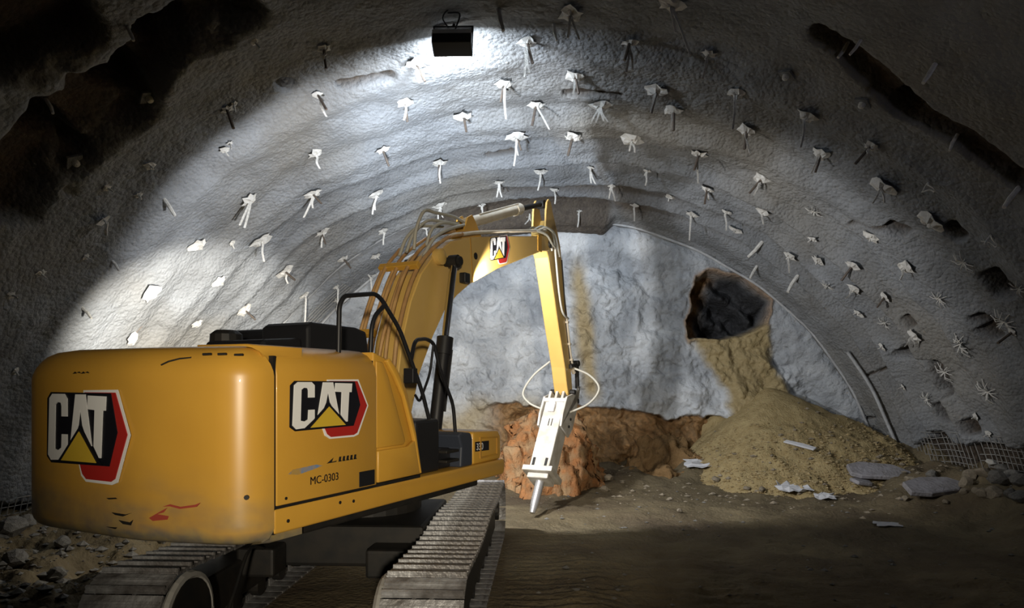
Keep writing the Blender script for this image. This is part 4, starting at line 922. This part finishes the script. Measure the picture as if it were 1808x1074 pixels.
for side, xo in ((1, 1.31), (-1, -.94)):
    tf = MB().box(xo-.20, xo+.20, YC-2.05, YC+2.05, .22, .58).build('track_frame', M['dark'], EX, .03)
    tf['label'] = 'dark steel frame carrying the %s track' % ('right' if side > 0 else 'left')
    under(tf)
    for k in range(NS):
        y, z, a = track_path(k*TOT/NS)
        o = bpy.data.objects.new('track_shoe', SHOE); COL.objects.link(o); o.parent = tf
        o.location = (xo, y, z); o.rotation_euler = (a, 0, 0)
    for y0, nm in ((YC-HLEN, 'sprocket'), (YC+HLEN, 'idler')):
        MB().tube([(xo-.14, y0, ZC), (xo-.12, y0, ZC), (xo+.12, y0, ZC), (xo+.14, y0, ZC)], [.28, .335, .335, .28], 24).build(nm, M['dark'], tf)
        MB().tube([(xo-.23, y0, ZC), (xo+.23, y0, ZC)], .14, 16).build('hub', M['dark'], tf)
    for k in range(7):
        y0 = YC-1.7+k*.565
        MB().tube([(xo-.17, y0, .17), (xo+.17, y0, .17)], .105, 14).build('roller', M['dark'], tf)
    for y0 in (YC-.8, YC+.8): MB().tube([(xo-.12, y0, .66), (xo+.12, y0, .66)], .08, 12).build('carrier_roller', M['dark'], tf)
    # final drive ring on the inner side of the sprocket
    xi = xo-side*.335
    ring_pts = [(xi, YC-HLEN+.36*math.cos(a), ZC+.36*math.sin(a)) for a in [2*PI*k/28 for k in range(29)]]
    MB().tube(ring_pts, .034, 6, False).build('drive_ring', M['wire'], tf)
    MB().tube([(xi-.03, YC-HLEN, ZC), (xi+.03, YC-HLEN, ZC)], .33, 24).build('drive_plate', M['dark'], tf)
cb = under(MB().box(-.72, .98, YC-.75, YC+.95, .42, .84).build('carbody', M['dark'], EX, .04))
MB().tube([(.14, 0, .82), (.14, 0, 1.14)], .62, 28).build('swing_bearing', M['dark'], cb)
for sx in (-1, 1):
    MB().box(.14+sx*.45-.12, .14+sx*.95, YC-1.1, YC-.75, .40, .68).build('carbody_leg', M['dark'], cb, .03)
MB().tube(spline([(-.55, YC-1.0, .66), (-.45, YC-1.6, .80), (-.40, YC-2.0, .55), (-.38, YC-2.2, .40)], 5), .016, 6).build('drive_hose', M['dark'], cb)

# ------------------------------------------------------------------ stones, slabs and litter
def stone_me(seed, mat, flat=.75):
    rnd = random.Random(seed); bm = bmesh.new(); bmesh.ops.create_icosphere(bm, subdivisions=2, radius=1)
    ax = [(Vector((rnd.uniform(-1, 1), rnd.uniform(-1, 1), rnd.uniform(-1, 1))).normalized(), rnd.uniform(.55, .85)) for _ in range(7)]
    for v in bm.verts:
        for d, c in ax:
            k = v.co.dot(d)
            if k > c: v.co -= d*(k-c)
        v.co *= 1+rnd.uniform(-.05, .05)
    me = bpy.data.meshes.new('rock'); bm.to_mesh(me); bm.free(); me.materials.append(M[mat]); return me
STONES = {m: [stone_me(s+31*len(m), m) for s in range(4)] for m in ('rock', 'rockg', 'rockw')}
def rock(x, y, s, mat, label, dz=0.0, group='stones in the rubble along the right wall', sq=(1, 1, .75)):
    o = bpy.data.objects.new('rock', rk.choice(STONES[mat])); COL.objects.link(o)
    g = max(gz(x, y), float(pile_h(np.array([x]), np.array([y]))[0]) if x > 2 else -9)
    o.location = (x, y, g+s*sq[2]*.55+dz); o.scale = (s*sq[0], s*sq[1], s*sq[2]); o.rotation_euler = (rk.uniform(-.3, .3), rk.uniform(-.3, .3), rk.uniform(0, 6))
    return tag(o, label, 'stone', group)
rk = random.Random(5)
rock(7.24, 13.05, 0.16, 'rock', 'upright tan stone at the left end of the stone heap')
rock(7.36, 12.88, 0.17, 'rock', 'pale tan stone just left of the white stone')
rock(7.49, 12.71, 0.2, 'rockg', 'large dark grey stone directly below the white stone')
rock(7.45, 12.82, 0.1, 'rockw', 'round white stone on top of the stone heap', .22)
rock(7.05, 12.03, 0.17, 'rock', 'bright tan boulder at the front of the stone heap')
rock(7.16, 11.80, 0.13, 'rockg', 'grey stone right of the bright tan boulder')
rock(8.10, 13.34, 0.18, 'rockg', 'dull grey stone at the back right of the stone heap')
rock(6.93, 12.16, 0.12, 'rock', 'brown stone just left of the bright tan boulder')
rock(7.02, 12.85, 0.14, 'rock', 'tan stone at the left front of the stone heap')
rock(6.79, 12.47, 0.08, 'rock', 'small pale pebble in front of the left tan stones')
rock(6.89, 12.31, 0.08, 'rock', 'second small pebble in front of the left tan stones')
rock(7.19, 11.62, 0.18, 'rockg', 'dark stone at the frame edge right of the stone heap')
rock(7.46, 12.04, 0.17, 'rockg', 'grey stone at the frame edge against the wire mesh')
rock(8.10, 13.65, 0.15, 'rockg', 'flat stone behind the white stone at the wall foot')
rock(6.96, 13.87, 0.13, 'rockg', 'dim grey stone behind the broad flat slab')
rock(6.62, 13.98, 0.12, 'rock', 'brown stone between the two grey slabs')
rock(3.90, 14.44, 0.09, 'rock', 'tan stone at the toe of the soil heap near the white sheet')
rock(3.64, 14.60, 0.08, 'rock', 'small tan stone left of the white sheet')
rock(3.13, 15.19, 0.1, 'rock', 'tan stone below the torn grey-white sheet')
rock(0.81, 15.11, 0.13, 'rock', 'brown stone beside the orange clay mound')
rock(0.69, 14.42, 0.1, 'rock', 'smaller stone in front of the one beside the clay mound')
rock(1.90, 12.25, 0.06, 'rock', 'lone pebble on the floor ahead of the brown clay ledge')
rock(6.05, 12.94, 0.08, 'rock', 'tan stone in front of the broad flat slab')
rock(6.46, 12.42, 0.06, 'rock', 'pebble in front of the broad flat slab at its right end')
rock(-7.86, 8.90, 0.22, 'rockg', 'grey rubble block at the left frame edge below the wall mesh', group='rubble along the left wall')
rock(-7.83, 9.15, 0.15, 'rockg', 'grey stone left of the counterweight at the wall foot', group='rubble along the left wall')
rock(-6.86, 8.63, 0.13, 'rockg', 'lit stone on the ground behind the counterweight', group='rubble along the left wall')
rock(-6.82, 7.81, 0.17, 'rockg', 'dark rubble block nearer the camera on the left', group='rubble along the left wall')
rock(-6.18, 7.67, 0.11, 'rockg', 'small dark stone just left of the left track', group='rubble along the left wall')
def slab(label, name, cat, x, y, poly, t, rot, mat, dz=.0, tilt=(0, 0)):
    mb = MB().prism(poly, lambda a, b: Vector((a, b, 0)), Vector((0, 0, t)))
    o = mb.build(name, mat, None, min(.02, t*.3), 1, tri=True)
    o.location = (x, y, max(gz(x, y), float(pile_h(np.array([x]), np.array([y]))[0]))+dz); o.rotation_euler = (tilt[0], tilt[1], rot)
    return tag(o, label, cat)
slab('long grey slab of sprayed concrete at the right foot of the soil heap', 'concrete_slab', 'slab', 6.37, 14.78, [(-.60, -.22), (-.40, -.30), (.1, -.26), (.55, -.24), (.60, .02), (.30, .26), (-.35, .28), (-.62, .12)], .10, -.12, M['slab'], .10, (.42, .06))
slab('broad flat grey slab half buried before the stones by the right wall', 'concrete_slab', 'slab', 6.55, 13.03, [(-.62, -.20), (-.30, -.34), (.30, -.30), (.60, -.05), (.50, .25), (.0, .36), (-.45, .22)], .10, .25, M['slab'], .04, (.24, -.06))
slab('small grey concrete fragment beside the long slab', 'concrete_slab', 'slab', 5.89, 14.5, [(-.22, -.12), (.1, -.2), (.25, 0), (.08, .18), (-.18, .14)], .08, .5, M['slab'], .02, (.2, .1))
slab('narrow pale board lying on the slope of the soil heap', 'board', 'board', 4.96, 15.36, [(-.34, -.05), (.30, -.07), (.34, .05), (.05, .08), (-.30, .06)], .04, -.45, M['paper'], .04, (.45, .22))
def scrap(label, x, y, s, seed, dz=.0, tall=.5):
    rnd = random.Random(seed); n = 6; V = []; F = []
    for i in range(n):
        for j in range(n):
            u, w = i/(n-1)-.5, j/(n-1)-.5
            V.append((s*(u*1.5+.12*rnd.uniform(-1, 1)), s*(w+.12*rnd.uniform(-1, 1)), s*tall*max(0, .5*rnd.random()+.6*w+.1)))
    for i in range(n-1):
        for j in range(n-1):
            a = i*n+j; F.append((a, a+n, a+n+1)); F.append((a, a+n+1, a+1))
    o = mesh('paper_scrap', V, F, M['paper']); o.location = (x, y, max(gz(x, y), float(pile_h(np.array([x]), np.array([y]))[0]))+.02+dz)
    sm = o.modifiers.new('thickness', 'SOLIDIFY'); sm.thickness = .008
    return tag(o, label, 'litter')
scrap('crumpled white paper sheet on the floor in front of the soil heap', 4.49, 14.33, .40, 1)
scrap('small crumpled white paper right of the larger white sheet', 5.01, 14.0, .26, 2)
scrap('torn grey-white sheet at the left foot of the soil heap', 2.96, 15.94, .46, 3, tall=.35)
scrap('flat scrap of pale paper on the dark floor before the wall stones', 4.95, 11.2, .24, 4, tall=.12)
